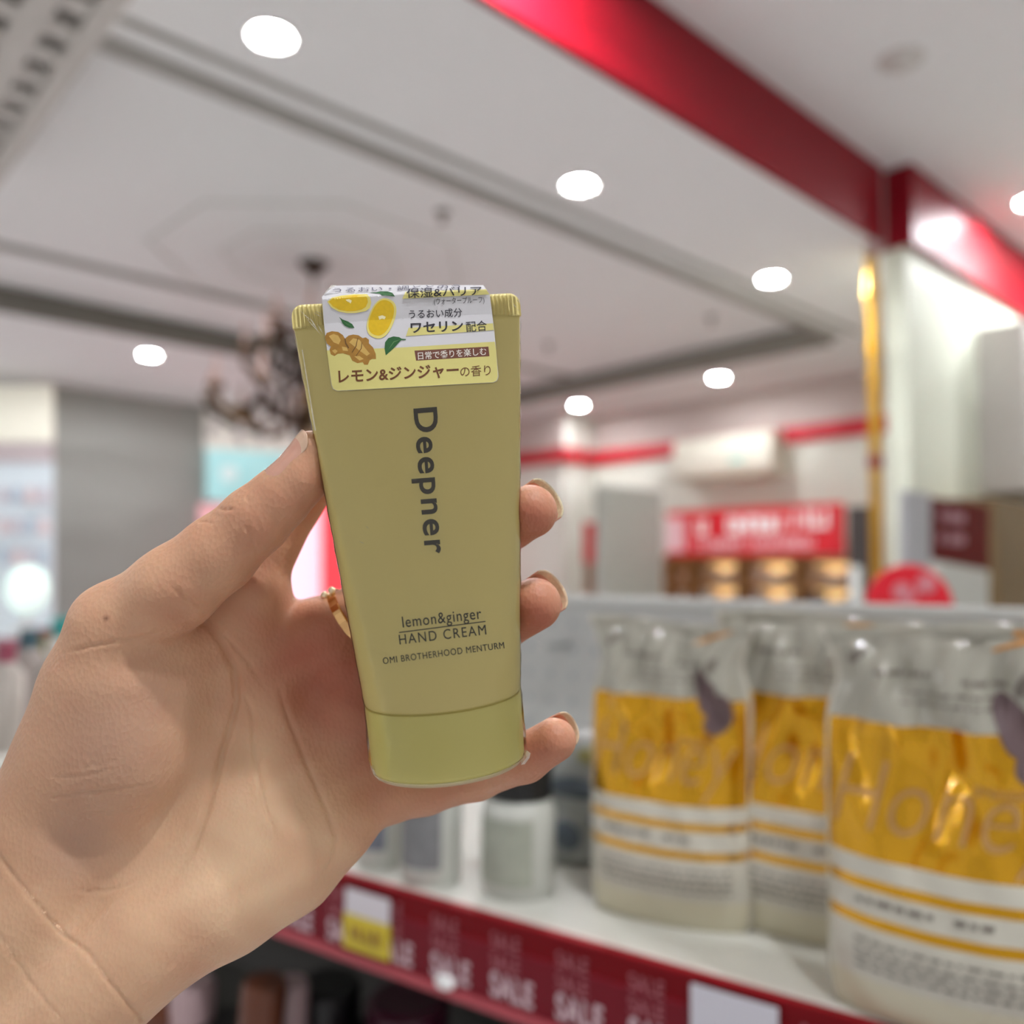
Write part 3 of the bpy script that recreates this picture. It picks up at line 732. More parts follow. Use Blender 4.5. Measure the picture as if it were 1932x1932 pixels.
# lower shelf and its stock
box('lower_deck', (XL, XR, .03, DEP, -.40, -.375), mat('lower deck', (90, 88, 84), .5), sh)
ln = -.375
pinkw = mat('dusty pink plastic', (176, 150, 152), .35); blk = mat('black plastic', (14, 13, 16), .3); prp = mat('dark maroon plastic', (60, 14, 34), .25); brn = mat('brown plastic', (92, 46, 24), .4)
def low(px, py, h, kind, m, cm, r, label, tilt=0):
    p = s_on(px, py, ln+h); e = empty(kind, SM @ Matrix.Translation((p.x, p.y, ln)) @ Matrix.Rotation(math.radians(tilt), 4, 'Y'))
    tag(e, label, 'bottle' if kind == 'bottle' else 'jar', 'stock on the lower shelf')
    lathe('body', [(.0001, 0), (r*.95, 0), (r, .006), (r, h*.72), (r*.8, h*.8), (.0001, h*.8)], m, e, n=28)
    lathe('cap', [(.0001, h*.8), (r*.8, h*.8), (r*.82, h*.97), (r*.7, h), (.0001, h)], cm, e, n=28)
low(365, 1850, .20, 'bottle', pinkw, pinkw, .030, 'dusty pink bottle at left end of the dark lower shelf')
low(470, 1835, .24, 'bottle', pinkw, brn, .028, 'dusty pink bottle with brown cap under the heel of the hand', 6)
low(545, 1850, .22, 'bottle', pinkw, pinkw, .026, 'pale pink bottle right of the brown capped one on the lower shelf')
low(430, 1925, .16, 'jar', blk, blk, .045, 'black jar low at the bottom edge, left of the pale bottle')
low(620, 1850, .20, 'jar', blk, blk, .045, 'large black jar in the middle of the lower shelf')
low(770, 1880, .20, 'jar', prp, prp, .055, 'dark maroon jar under the white clip')
low(700, 2040, .15, 'jar', pinkw, pinkw, .045, 'pink lidded jar at the bottom edge below the black jar')
low(930, 1975, .17, 'jar', prp, blk, .05, 'maroon jar with black lid at the right end of the lower shelf')
low(310, 1900, .17, 'bottle', brn, brn, .028, 'brown bottle at the far left of the lower shelf')

# counter with boxes further left
cz = on_z(60, 1256, CAMZ-.36)
ct = empty('display_counter', frame(Vector((cz.x, cz.y, 0)), UA)); tag(ct, 'white display counter at left carrying small boxes', 'counter')
zc = cz.z
box('counter_top', (-1.2, .9, -.05, .6, zc-.03, zc), mat('counter top', (200, 200, 192), .4), ct, bev=.004)
box('counter_body', (-1.15, .85, 0, .55, 0, zc-.03), mat('counter body', (176, 164, 156), .5, var=.1), ct)
for (x0, x1, y0, m, lb) in ((42, 72, 1196, (84, 100, 110), 'dark slate box with maroon lid on the left counter'), (76, 98, 1196, (150, 140, 70), 'olive green box beside the slate one on the left counter'), (96, 140, 1178, (40, 160, 156), 'teal box at the right end of the left counter'), (-30, 26, 1215, (120, 112, 126), 'grey violet box at the left edge on the counter')):
    P0 = ct.matrix_world.inverted() @ on_z((x0+x1)/2, 1250, zc); dist = (on_z((x0+x1)/2, 1250, zc)-Vector((0, 0, CAMZ))).length
    wd = (x1-x0)/F*dist; hh = (1250-y0)/F*dist
    e = empty('product_box', ct.matrix_world @ Matrix.Translation((P0.x, P0.y, zc)) @ Matrix.Rotation(-.7, 4, 'Z')); tag(e, lb, 'box')
    box('carton', (-wd/2, wd/2, 0, wd, 0, hh*.8), mat('carton', m, .5), e, bev=.003)
    box('lid', (-wd/2-.001, wd/2+.001, -.001, wd+.001, hh*.8, hh), mat('carton lid', (120, 30, 56) if x0 < 90 else m, .5), e, bev=.003)

# ================================================================== THE CREAM TUBE
MM = .001
SEAM_PX, TOP_PX = (836, 1312), (768, 568)
roll = math.atan2(836-768, 1312-568); yaw = math.radians(8)
upv = Vector((-math.sin(roll), math.cos(roll), 0)); rtv = Vector((math.cos(roll), math.sin(roll), 0))
xv = rtv*math.cos(yaw)+Vector((0, 0, -1))*math.sin(yaw)
R3 = CM.to_3x3()
TZ = (R3 @ upv).normalized(); TX = (R3 @ xv).normalized(); TY = TZ.cross(TX).normalized()
TM = Matrix.Translation(px3(*SEAM_PX, .240)) @ Matrix((TX, TY, TZ)).transposed().to_4x4()
TMi = TM.inverted()
Rb, Wt, Hb = 21.9*MM, 32.4*MM, 112.5*MM
def hwf(z): t = np.clip(z/Hb, 0, 1); return Rb+(Wt-Rb)*t
def hdf(z):
    t = np.clip(z/Hb, 0, 1); return np.maximum(.65*MM, Rb*(1-t)**.92*(1+.1*t))
def tsurf(x, z):               # front surface of the tube body (local y, negative = towards camera)
    q = np.clip(1-(x/hwf(z))**2, 0, 1); cap_r = 22.0*MM
    yb = -hdf(z)*np.sqrt(q)
    yc = -np.sqrt(np.clip(cap_r**2-x**2, 0, 1))
    return np.where(z < 0, yc, yb)
ZF = 113.2*MM                  # fold height of the label
def labsurf(x, z):
    base = tsurf(x, np.minimum(z, Hb-6*MM))
    flat = -2.6*MM-(Hb-z)*.115
    y = np.minimum(base-.35*MM, np.maximum(base-1.6*MM, flat)) if False else base-.35*MM-1.1*MM*np.clip((z-88*MM)/(25*MM), 0, 1)
    yf = labfold(x)
    return np.where(z > ZF, yf+(z-ZF)*.95, y)
def labfold(x): return tsurf(x, np.full_like(np.asarray(x, float), Hb-6*MM))-.35*MM-1.1*MM
TMn = np.array(TMi); CMi3 = np.array(CM.to_3x3())
def ray_to(V, surf, off):
    """pixels (n,2) -> points in tube space where the view ray meets a surface y = surf(x, z) - off"""
    V = np.asarray(V, float)
    if len(V) == 0: return V
    d = np.stack([(V[:, 0]-966)/F, (966-V[:, 1])/F, -np.ones(len(V))], -1) @ CMi3.T
    o = np.array((0, 0, CAMZ, 1.0)); ol = (TMn @ o)[:3]; dl = d @ TMn[:3, :3].T
    y = np.full(len(V), -.01)
    for _ in range(40):
        t = (y-ol[1])/dl[:, 1]; x = ol[0]+dl[:, 0]*t; z = ol[2]+dl[:, 2]*t
        y = .5*y+.5*(surf(x, z)-off)
    return np.stack([x, y, z], -1)
def onto(surf, off): return lambda V: [tuple(p) for p in ray_to(V, surf, off)]
cream = mat('cream tube plastic', (228, 212, 142), .38, var=.02, scale=30, spec=.4, bump=.03, bscale=900)
capm = mat('cap plastic', (222, 212, 130), .36, var=.02, scale=30, spec=.4, bump=.03, bscale=900)
tube = empty('cream_tube', TM); tag(tube, 'pale yellow hand cream tube with grey lettering, held upright in the hand', 'tube')
n = 128; V, Fc = [], []
zsz = [0.0, .25*MM, .7*MM, 1.6*MM]+list(np.linspace(3*MM, Hb-6*MM, 60))
for j, z in enumerate(zsz):
    rr = [.985, .994, .999, 1.0][j] if j < 4 else 1
    for i in range(n):
        a = 2*math.pi*i/n; V.append((float(hwf(z))*rr*math.cos(a), float(hdf(z))*rr*math.sin(a), z))
for j in range(len(zsz)-1):
    for i in range(n): Fc.append((j*n+i, j*n+(i+1) % n, (j+1)*n+(i+1) % n, (j+1)*n+i))
Fc.append(tuple(range(n-1, -1, -1))); Fc.append(tuple((len(zsz)-1)*n+i for i in range(n)))
body = mesh_obj('tube_body', V, Fc, cream, tube, True)
# crimped seal
V, Fc = [], []
nx, nz = 521, 10; cs_h = 6.6*MM
for side in (-1, 1):
    b0 = len(V)
    for j in range(nz):
        tz = j/(nz-1)
        for i in range(nx):
            t = i/(nx-1)*2-1; hw_ = Wt-.3*MM
            x = t*hw_; edge = hw_-abs(x); rc = 3.2*MM
            top = Hb-(0 if edge > rc else rc-math.sqrt(max(0, rc*rc-(rc-edge)**2)))
            z = Hb-cs_h+(top-(Hb-cs_h))*tz
            rib = .22*MM*math.cos(2*math.pi*x/(1.15*MM)) if 0 < j < nz-1 else 0
            hd = (.62*MM+rib) if j else .9*MM
            V.append((x, side*hd, z))
    for j in range(nz-1):
        for i in range(nx-1):
            q = (b0+j*nx+i, b0+j*nx+i+1, b0+(j+1)*nx+i+1, b0+(j+1)*nx+i); Fc.append(q if side < 0 else q[::-1])
n0 = nx*nz
for i in range(nx-1):
    Fc.append(((nz-1)*nx+i, (nz-1)*nx+i+1, n0+(nz-1)*nx+i+1, n0+(nz-1)*nx+i)); Fc.append((i+1, i, n0+i, n0+i+1))
for j in range(nz-1):
    for i in (0, nx-1):
        q = (j*nx+i, (j+1)*nx+i, n0+(j+1)*nx+i, n0+j*nx+i); Fc.append(q if i else q[::-1])
mesh_obj('crimped_seal', V, Fc, cream, tube, True)
# cap
CR = 22.0*MM
lathe('cap', [(.0001, -19.2*MM), (CR-2.6*MM, -19.2*MM), (CR-1.6*MM, -18.9*MM), (CR-.8*MM, -18.1*MM), (CR-.5*MM, -17*MM), (CR-.3*MM, -9*MM), (CR-.05*MM, -.9*MM), (CR-.25*MM, -.45*MM), (CR-.9*MM, -.35*MM), (CR-1.2*MM, 0)], capm, tube, n=128)
ink = mat('grey ink', (78, 74, 66), .5, var=.02)
ink2 = mat('dark ink', (64, 60, 52), .5, var=.02)
# vertical brand word, one letter after another down the tube
V, P = text_pts('Deepner', (781, 771), (803, 1046), 62, 7, bold=.018, spacing=1.14)
decal('lettering', V, P, onto(tsurf, .12*MM), ink, body, 'large grey brand word running down the tube')
def line(body_, A, B, H, m, parent=None, bold=0, sp=1.0, surf=tsurf, off=.12*MM, name='lettering', label=None):
    V, P = text_pts(body_, A, B, H, 7, bold=bold, spacing=sp)
    return decal(name, V, P, onto(surf, off), m, parent or body, label)
line('lemon&ginger', (760, 1184), (909, 1167), 30, ink2, bold=.002, sp=1.12)
line('HAND CREAM', (754, 1216), (918, 1197), 27, ink2, bold=.0, sp=1.2)
line('OMI BROTHERHOOD MENTURM', (723, 1253), (952, 1223), 17.5, ink2, bold=.0, sp=1.12)
def poly(name, pts, m, parent, off, surf=labsurf, L=8, label=None):
    V, P = refine(np.array(pts, float), [tuple(range(len(pts)))], L)
    return decal(name, V, P, onto(surf, off), m, parent, label)
poly('rule', [(753, 1192.5), (916, 1171.5), (916, 1173.3), (753, 1194.3)], ink2, body, .12*MM, tsurf)
# folded sticker over the top
wh = mat('label white', (214, 212, 216), .4, var=.01); yl = mat('label yellow', (216, 206, 128), .4, var=.02)
def rows(left, right, nrow, ncol, y0=None):
    out = []
    for j in range(nrow+1):
        t = j/nrow; a = np.array(left(t)); b = np.array(right(t))
        out.append([a+(b-a)*i/ncol for i in range(ncol+1)])
    return out
def interp(pts): 
    pts = [np.array(p, float) for p in pts]; ys = [p[1] for p in pts]
    def f(y):
        for a, b in zip(pts[:-1], pts[1:]):
            if (a[1]-y)*(b[1]-y) <= 0: return a[0]+(b[0]-a[0])*(y-a[1])/(b[1]-a[1]+1e-9)
        return pts[-1][0]
    return f
lb_pts = [(636, 738), (931, 722), (937, 719), (940.5, 711), (936, 660), (932, 620), (924, 554.5), (912, 538), (700, 537.5), (627, 539), (607.5, 560), (611, 610), (617, 660), (625, 726), (628, 734)]
lab = poly('sticker', lb_pts, wh, tube, .0, L=3.5, label='white and pale yellow folded sticker over the tube top')
OF = .1*MM
poly('yellow_band', [(636, 737.3), (930.5, 721.3), (936.3, 718.3), (939.6, 711), (936, 660), (933.5, 644.6), (750, 656), (616.8, 661), (625.6, 726), (629, 733.5)], yl, lab, OF, L=6, label='pale yellow lower half')
poly('yellow_highlight', [(766, 634.2), (936-4, 622.8), (930, 610), (771, 618.5)], yl, lab, OF*1.1, L=4)
poly('yellow_highlight', [(759, 563.6), (923.6, 555.5), (917, 545.5), (765, 550.5)], yl, lab, OF*3, L=3)
bk = mat('label black ink', (30, 26, 40), .5); br = mat('brown ink', (104, 58, 22), .5); bb_ = mat('brown banner', (110, 62, 46), .5); ww = mat('banner white', (232, 226, 216), .5)
poly('brown_banner', [(782, 661.5), (921.5, 654), (923.5, 672), (785, 680.5)], bb_, lab, OF*1.2)
def L(t, A, B, H, m, bold=0, off=OF*1.6, name='lettering'): line(t, A, B, H, m, lab, bold=bold, surf=labsurf, off=off, name=name)
L('日常で香りを楽しむ', (789, 677.5), (918, 668.5), 15.5, ww, .005)
L('レモン&ジンジャー', (639, 721), (866, 708), 28, br, .022)
L('の香り', (869, 709.5), (926, 706.5), 22, br, .0)
L('ワセリン', (775, 627), (874, 623), 23.5, bk, .02)
L('配合', (880, 625), (919, 622), 21.5, bk, .004)
L('うるおい成分', (772, 600), (872, 596), 18, bk, .004)
L('(ウォータープルーフ)', (819, 574), (914, 570.5), 14, mat('label grey ink', (84, 80, 84), .5), 0)
L('保湿&バリア', (767, 561), (909, 555.5), 20, bk, .006, off=OF*5)
L('うるおい・調ととのう', (628, 551), (868, 543.5), 9.5, mat('label slate ink', (92, 88, 110), .5), 0, off=OF*5)
# lemon slices, ginger and leaves
rim = mat('lemon pith', (232, 216, 120), .45); lem = mat('lemon flesh', (226, 186, 22), .4, var=.12, scale=900); pith = mat('pith centre', (250, 238, 190), .45)
def zo(x, y): return (580+x/5.084, 520+y/5.084)
def ell(cx, cy, a, b, rot, n=36, pw=2.0):
    r = math.radians(rot); out = []
    for i in range(n):
        t = 2*math.pi*i/n; x = a*abs(math.cos(t))**(2/pw)*(1 if math.cos(t) >= 0 else -1); y = b*abs(math.sin(t))**(2/pw)*(1 if math.sin(t) >= 0 else -1)
        out.append(zo(cx+x*math.cos(r)-y*math.sin(r), cy+x*math.sin(r)+y*math.cos(r)))
    return out
s1 = [(190, 250), (235, 210), (330, 190), (450, 178), (570, 178), (602, 210), (612, 260), (600, 310), (560, 340), (470, 358), (380, 360), (300, 345), (230, 305)]
s1i = [(205, 250), (245, 218), (335, 200), (450, 188), (550, 188), (575, 215), (580, 255), (560, 300), (520, 325), (450, 340), (380, 342), (305, 328), (245, 295)]
poly('lemon_slice', [zo(*p) for p in s1], rim, lab, OF*1.3, L=4); poly('lemon_flesh', [zo(*p) for p in s1i], lem, lab, OF*1.5, L=4)
poly('lemon_pith', [zo(*p) for p in ((365, 232), (400, 225), (425, 240), (415, 268), (400, 255), (385, 250))], pith, lab, OF*1.8, L=4)
poly('lemon_slice', ell(711, 410, 198, 122, -68, pw=2.4), rim, lab, OF*1.3, L=4); poly('lemon_flesh', ell(708, 405, 176, 104, -68, pw=2.4), lem, lab, OF*1.5, L=4)
poly('lemon_pith', [zo(*p) for p in ((680, 390), (720, 380), (752, 395), (740, 420), (715, 412), (690, 425))], pith, lab, OF*1.8, L=4)
gin = mat('ginger skin', (166, 120, 44), .5, var=.3, scale=600); gin2 = mat('ginger highlight', (206, 168, 90), .5, var=.15, scale=500); gd = mat('ginger crease', (110, 76, 30), .5)
gp_ = [(168, 590), (185, 550), (235, 533), (295, 540), (340, 570), (360, 605), (395, 575), (440, 565), (490, 572), (530, 600), (560, 592), (590, 615), (590, 650), (630, 690), (655, 750), (658, 800), (620, 800), (598, 812), (580, 855), (545, 855), (530, 830), (480, 840), (430, 815), (405, 765), (340, 745), (290, 750), (260, 772), (225, 755), (212, 710), (225, 680), (185, 650)]
poly('ginger_root', [zo(*p) for p in gp_], gin, lab, OF*1.3, L=4)
for pts in (((205, 580), (250, 560), (295, 575), (320, 620), (300, 660), (250, 640)), ((400, 640), (440, 600), (500, 615), (550, 690), (600, 750), (570, 770), (500, 720)), ((235, 720), (265, 705), (290, 725), (265, 750)), ((450, 775), (500, 770), (540, 800), (500, 815)), ((330, 680), (380, 690), (390, 725), (340, 720))):
    poly('ginger_highlight', [zo(*p) for p in pts], gin2, lab, OF*1.6, L=4)
for pts in (((355, 600), (365, 605), (375, 650), (400, 690), (392, 700), (362, 655)), ((480, 600), (486, 600), (470, 680), (430, 740), (425, 735), (462, 675)), ((520, 640), (526, 642), (520, 700), (470, 770), (466, 765), (512, 698))):
    poly('ginger_crease', [zo(*p) for p in pts], gd, lab, OF*1.7, L=4)
lf = mat('leaf green', (38, 96, 48), .45, var=.25, scale=500); lv = mat('leaf vein', (96, 140, 84), .5)
for pts in ([(590, 163), (660, 160), (700, 150), (770, 150), (815, 165), (840, 200), (790, 195), (720, 190), (690, 172), (640, 168)],
            [(303, 395), (335, 420), (390, 440), (430, 465), (452, 502), (400, 500), (360, 482), (335, 455), (322, 425)],
            [(752, 765), (740, 700), (745, 640), (775, 600), (825, 583), (880, 590), (905, 605), (945, 608), (942, 618), (900, 618), (870, 650), (820, 705), (780, 740)]):
    poly('leaf', [zo(*p) for p in pts], lf, lab, OF*1.4, L=4)
for pts in ([(700, 165), (760, 172), (825, 192), (760, 176)], [(330, 425), (380, 462), (440, 495), (378, 466)], [(900, 610), (830, 640), (770, 720), (826, 632)]):
    poly('leaf_vein', [zo(*p) for p in pts], lv, lab, OF*1.8, L=4)

# clear shrink film: shell, seam, crease glints and crumpled corners
fm = bpy.data.materials.new('clear film'); fm.use_nodes = True; nt = fm.node_tree; nt.nodes.clear()
out = nt.nodes.new('ShaderNodeOutputMaterial'); tr = nt.nodes.new('ShaderNodeBsdfTransparent'); gl = nt.nodes.new('ShaderNodeBsdfGlossy'); mx = nt.nodes.new('ShaderNodeMixShader'); fr = nt.nodes.new('ShaderNodeFresnel'); nz = nt.nodes.new('ShaderNodeTexNoise'); bp = nt.nodes.new('ShaderNodeBump')
gl.inputs['Roughness'].default_value = .12; gl.inputs['Color'].default_value = (.9, .9, .9, 1); fr.inputs[0].default_value = 1.3; nz.inputs['Scale'].default_value = 260; nz.inputs['Detail'].default_value = 2
tcn = nt.nodes.new('ShaderNodeTexCoord'); mp = nt.nodes.new('ShaderNodeMapping'); mp.inputs['Scale'].default_value = (1, 1, .25)
bp.inputs['Strength'].default_value = .12; bp.inputs['Distance'].default_value = .0006
nt.links.new(tcn.outputs['Object'], mp.inputs[0]); nt.links.new(mp.outputs[0], nz.inputs['Vector']); nt.links.new(nz.outputs[0], bp.inputs['Height']); nt.links.new(bp.outputs[0], gl.inputs['Normal']); nt.links.new(bp.outputs[0], fr.inputs['Normal'])
nt.links.new(fr.outputs[0], mx.inputs[0]); nt.links.new(tr.outputs[0], mx.inputs[1]); nt.links.new(gl.outputs[0], mx.inputs[2]); nt.links.new(mx.outputs[0], out.inputs[0])
film_w = mat('film edge and glint', (236, 232, 220), .15, spec=.9, alpha=.55, coat=.6)
V, Fc = [], []; zsz = list(np.linspace(-18.6*MM, Hb-1*MM, 70)); n = 96
for z in zsz:
    for i in range(n):
        a = 2*math.pi*i/n; hwz = (CR if z < 0 else float(hwf(z)))+.3*MM; hdz = (CR if z < 0 else max(float(hdf(z)), 1.2*MM))+.3*MM
        wr = .12*MM*math.sin(9*a+z*300)*math.sin(z*900)
        V.append((hwz*math.cos(a)+wr, (hdz+.1*MM)*math.sin(a), z))
for j in range(len(zsz)-1):
    for i in range(n): Fc.append((j*n+i, j*n+(i+1) % n, (j+1)*n+(i+1) % n, (j+1)*n+i))
film = mesh_obj('shrink_film', V, Fc, fm, tube, True); film['label'] = 'clear shrink wrap around the tube'
for (x0, y0, x1, y1, wd) in ((571, 660, 596, 812, 1.6),):
    poly('film_seam', [(x0-wd, y0), (x0, y0), (x1, y1), (x1-wd-1, y1)], film_w, film, 1.2*MM, tsurf, L=10)
for (x0, y0, x1, y1, wd) in ((566, 586, 588, 606, 1.5), (576, 598, 606, 632, 1.6), (584, 598, 600, 624, 2.4), (589, 588, 609, 600, 1.2), (598, 610, 611, 632, 1.2), (592, 586, 611, 594, 1), (962, 566, 982, 590, 1.2), (970, 560, 983, 575, 1.0), (677, 1021, 688, 1026, .8), (690, 992, 696, 998, .7)):  # pale slivers paint the glints on the film's folds
    dx, dy = x1-x0, y1-y0; l_ = math.hypot(dx, dy); nx_, ny_ = -dy/l_*wd/2, dx/l_*wd/2
    poly('film_crease_glint', [(x0, y0), ((x0+x1)/2+nx_, (y0+y1)/2+ny_), (x1, y1), ((x0+x1)/2-nx_, (y0+y1)/2-ny_)], film_w, film, .45*MM, tsurf, L=10)
def crumple(pts, d, seed):
    rnd = random.Random(seed); P = [TMi @ px3(x, y, d+rnd.uniform(-.0012, .0012)) for x, y in pts]
    c = sum(P, Vector())/len(P)+Vector((0, -.0009, 0)); V = P+[c]; k = len(P)
    o = mesh_obj('film_corner', V, [(i, (i+1) % k, k) for i in range(k)], film_w, film); return o
crumple([(699, 1446), (708, 1441), (716, 1452), (724, 1470), (716, 1473), (705, 1462)], .232, 1)
lathe('film_rim', [(CR-1.9*MM, -19.1*MM), (CR-1.3*MM, -19.35*MM), (CR-.75*MM, -18.8*MM), (CR-.4*MM, -18.1*MM)], mat('film rim', (226, 218, 190), .3, alpha=.4), film, n=96)
crumple([(984, 1424), (992, 1414), (1001, 1421), (999, 1430), (990, 1442), (983, 1443)], .2385, 2)
crumple([(612, 552), (625, 538), (634, 538), (620, 548), (608, 560)], .236, 3)

# ================================================================== THE HAND
def hp(px, py, d): return np.array(((px-966)/F*d, (966-py)/F*d, d))     # millimetres, camera axes (x right, y up, d away)
PALM = [  # (px, py, depth mm, radius mm) pairs
    ((218, 1182, 244, 11.8), (191, 1297, 248, 15)), ((191, 1297, 248, 15), (158, 1421, 249, 17)), ((158, 1421, 249, 17), (113, 1526, 249, 17)),
    ((113, 1526, 249, 17), (-30, 1690, 244, 17)), ((-30, 1690, 244, 17), (-420, 2060, 240, 20)),
    ((260, 1290, 248, 15), (250, 1420, 249, 17)), ((250, 1420, 249, 17), (190, 1560, 250, 15)),
    ((330, 1240, 254, 12), (340, 1350, 254, 12)), ((190, 1560, 250, 15), (90, 1700, 244, 15)), ((90, 1700, 244, 15), (-250, 2050, 234, 22)),
    ((190, 1852, 237, 15), (288, 1767, 241, 15)), ((288, 1767, 241, 15), (428, 1690, 247, 15)), ((428, 1690, 247, 15), (546, 1627, 253, 13.3)), ((546, 1627, 253, 13.3), (632, 1548, 259, 11.2)),
    ((632, 1548, 259, 11.2), (695, 1490, 265, 9.6)),
    ((190, 1852, 237, 15), (-90, 2150, 228, 20)),
    ((330, 1560, 258, 12.5), (480, 1330, 263, 11)), ((300, 1640, 250, 13.5), (430, 1560, 254, 13.5)), ((430, 1560, 254, 13.5), (560, 1480, 263, 11.5)),
    ((480, 1330, 263, 11), (474, 1120, 264, 10)), ((480, 1330, 263, 11), (612, 1200, 268, 10.4)), ((520, 1440, 263, 11), (665, 1330, 269, 10)), ((560, 1480, 263, 11.5), (695, 1440, 268, 9.4)),
    ((400, 1240, 262, 10.5), (474, 1120, 264, 10)), ((612, 1200, 268, 10.4), (700, 1262, 271, 8.8)), ((665, 1330, 269, 10), (700, 1262, 271, 8.8)), ((330, 1350, 258, 11), (420, 1440, 260, 11.5)),
]
THUMB = [(330, 1110, 241, 11.2), (410, 1047, 241, 10.7), (483, 981, 240, 9.4), (528, 940, 240, 8.3), (566, 903, 240, 7.4), (587, 852, 240, 5.9)]
THUMB0 = ((218, 1182, 244, 11.8), (330, 1110, 241, 11.2))
INDEX = [(470, 1112, 264, 9.4), (553, 955, 266, 8.0), (652, 832, 263, 7.6), (760, 790, 257, 7.0)]
MIDDLE = [(612, 1200, 268, 10.4), (700, 1142, 268, 9), (850, 1050, 262, 8.3), (958, 986, 255, 8.1), (1001, 965, 248, 7.8)]
RINGF = [(665, 1330, 269, 10), (800, 1262, 269, 8.6), (940, 1180, 261, 8), (1009, 1140, 250, 7.8)]
PINKY = [(695, 1440, 268, 9.3), (740, 1496, 267, 8.5), (800, 1487, 269, 8), (900, 1463, 266, 7.2), (990, 1430, 255, 6.9), (1046, 1396, 250, 6.4)]
def cone(Pn, a, b):
    A = hp(*a[:3]); B = hp(*b[:3]); ra, rb = a[3], b[3]
    ab = B-A; t = np.clip(((Pn-A) @ ab)/(ab @ ab), 0, 1)
    return np.linalg.norm(Pn-A-t[:, None]*ab, axis=1)-(ra+(rb-ra)*t)
def smin(a, b, k):
    h = np.maximum(k-np.abs(a-b), 0)/k; return np.minimum(a, b)-h*h*h*k/6
def chain(Pn, L_, k=3.0):
    d = None
    for a, b in zip(L_[:-1], L_[1:]):
        c = cone(Pn, a, b); d = c if d is None else smin(d, c, k)
    return d
def sdf(Pn):
    d = None
    for a, b in PALM:
        c = cone(Pn, a, b); d = c if d is None else smin(d, c, 12)
    t = smin(chain(Pn, THUMB, 4), cone(Pn, *THUMB0), 8)
    d = smin(d, t, 8)
    for L_, k in ((INDEX, 5), (MIDDLE, 6), (RINGF, 6), (PINKY, 7)):
        d = smin(d, chain(Pn, L_, 4), k)
    return d
def crease_disp(Pn, N):
    """inward offset (mm) from creases given as polylines in the palm's projection"""
    px = Pn[:, 0]/Pn[:, 2]*F+966; py = 966-Pn[:, 1]/Pn[:, 2]*F
    front = np.clip(-N[:, 2]*1.6, 0, 1)
    out = np.zeros(len(Pn))
    def pl(pts, wid, dep, fade=True):
        nonlocal out
        best = np.full(len(Pn), 1e9); tt = np.zeros(len(Pn)); n_ = len(pts)-1
        for i, (a, b) in enumerate(zip(pts[:-1], pts[1:])):
            a = np.array(a, float); b = np.array(b, float); ab = b-a
            t = np.clip(((px-a[0])*ab[0]+(py-a[1])*ab[1])/(ab @ ab), 0, 1)
            d = np.hypot(px-a[0]-t*ab[0], py-a[1]-t*ab[1]); m = d < best
            best = np.where(m, d, best); tt = np.where(m, (i+t)/n_, tt)
        amp = np.clip(np.minimum(tt, 1-tt)*5, .15, 1) if fade else 1
        out += dep*amp*(.95*np.exp(-(best/(wid*.9))**2)-.16*np.exp(-((best-2.6*wid)/(1.9*wid))**2))*front
    pl([(300, 1188), (345, 1192), (388, 1172), (421, 1218), (443, 1262), (445, 1320), (432, 1380), (414, 1445), (389, 1532), (364, 1602), (331, 1650), (285, 1725)], 7, 1.15)
    pl([(388, 1172), (430, 1205), (470, 1250), (500, 1300)], 5, .5)
    pl([(447, 1282), (477, 1349), (482, 1445), (501, 1528), (522, 1585)], 4.5, .6)
    pl([(520, 1280), (548, 1364), (580, 1445), (617, 1532), (634, 1582), (627, 1625), (600, 1660)], 5, .75)
    pl([(122, 1233), (165, 1220), (209, 1211), (260, 1203), (317, 1189)], 3.5, .45)
    pl([(324, 1110), (352, 1128), (388, 1151), (385, 1172)], 5, .6)
    pl([(462, 985), (472, 1010), (484, 1040), (490, 1070)], 4, .35)
    pl([(408, 957), (425, 962), (442, 960)], 2.6, .45); pl([(372, 985), (388, 984), (402, 988)], 2.6, .35); pl([(462, 930), (468, 945), (470, 962)], 2.6, .25)
    pl([(79, 1507), (128, 1499), (174, 1492), (230, 1486), (277, 1478)], 3, .45); pl([(115, 1545), (200, 1533), (292, 1523)], 3, .3)
    pl([(140, 1450), (200, 1440), (245, 1425)], 2.6, .2); pl([(90, 1470), (160, 1462), (220, 1447)], 2.6, .22)
    pl([(130, 1676), (165, 1684), (199, 1681), (235, 1672), (268, 1654)], 3.6, .35)
    pl([(-20, 1600), (0, 1617), (41, 1673), (80, 1722), (124, 1768), (166, 1797), (199, 1846), (244, 1898), (270, 1925)], 5, .5, False)
    pl([(-20, 1745), (0, 1768), (41, 1834), (70, 1871), (120, 1935)], 4.5, .25, False)
    pl([(455, 1620), (450, 1690), (445, 1725)], 4, .2); pl([(452, 1690), (400, 1750), (340, 1800), (290, 1850)], 5, .22)
    pl([(868, 1440), (864, 1480), (872, 1520)], 4, .3); pl([(985, 1400), (1000, 1440)], 4, .15)
    # hollows and pads
    def bowl(cx, cy, rx, ry, dep, rot=0):
        nonlocal out
        c, s = math.cos(math.radians(rot)), math.sin(math.radians(rot)); dx, dy = px-cx, py-cy
        q = ((dx*c+dy*s)/rx)**2+((-dx*s+dy*c)/ry)**2
        out += dep*np.exp(-q)*front
    bowl(150, 1592, 95, 45, 2.8, 20); bowl(470, 1395, 45, 90, 1.6, 5); bowl(345, 1165, 40, 28, 1.6, 30); bowl(600, 1330, 40, 110, 1.2, -15)
    bowl(235, 1370, 90, 120, -1.6, 10); bowl(540, 1560, 70, 60, -1.6, -35); bowl(400, 1270, 40, 60, -1.2, 20); bowl(640, 1240, 40, 40, -.5); bowl(540, 1430, 30, 60, -.9, -15)
    return out
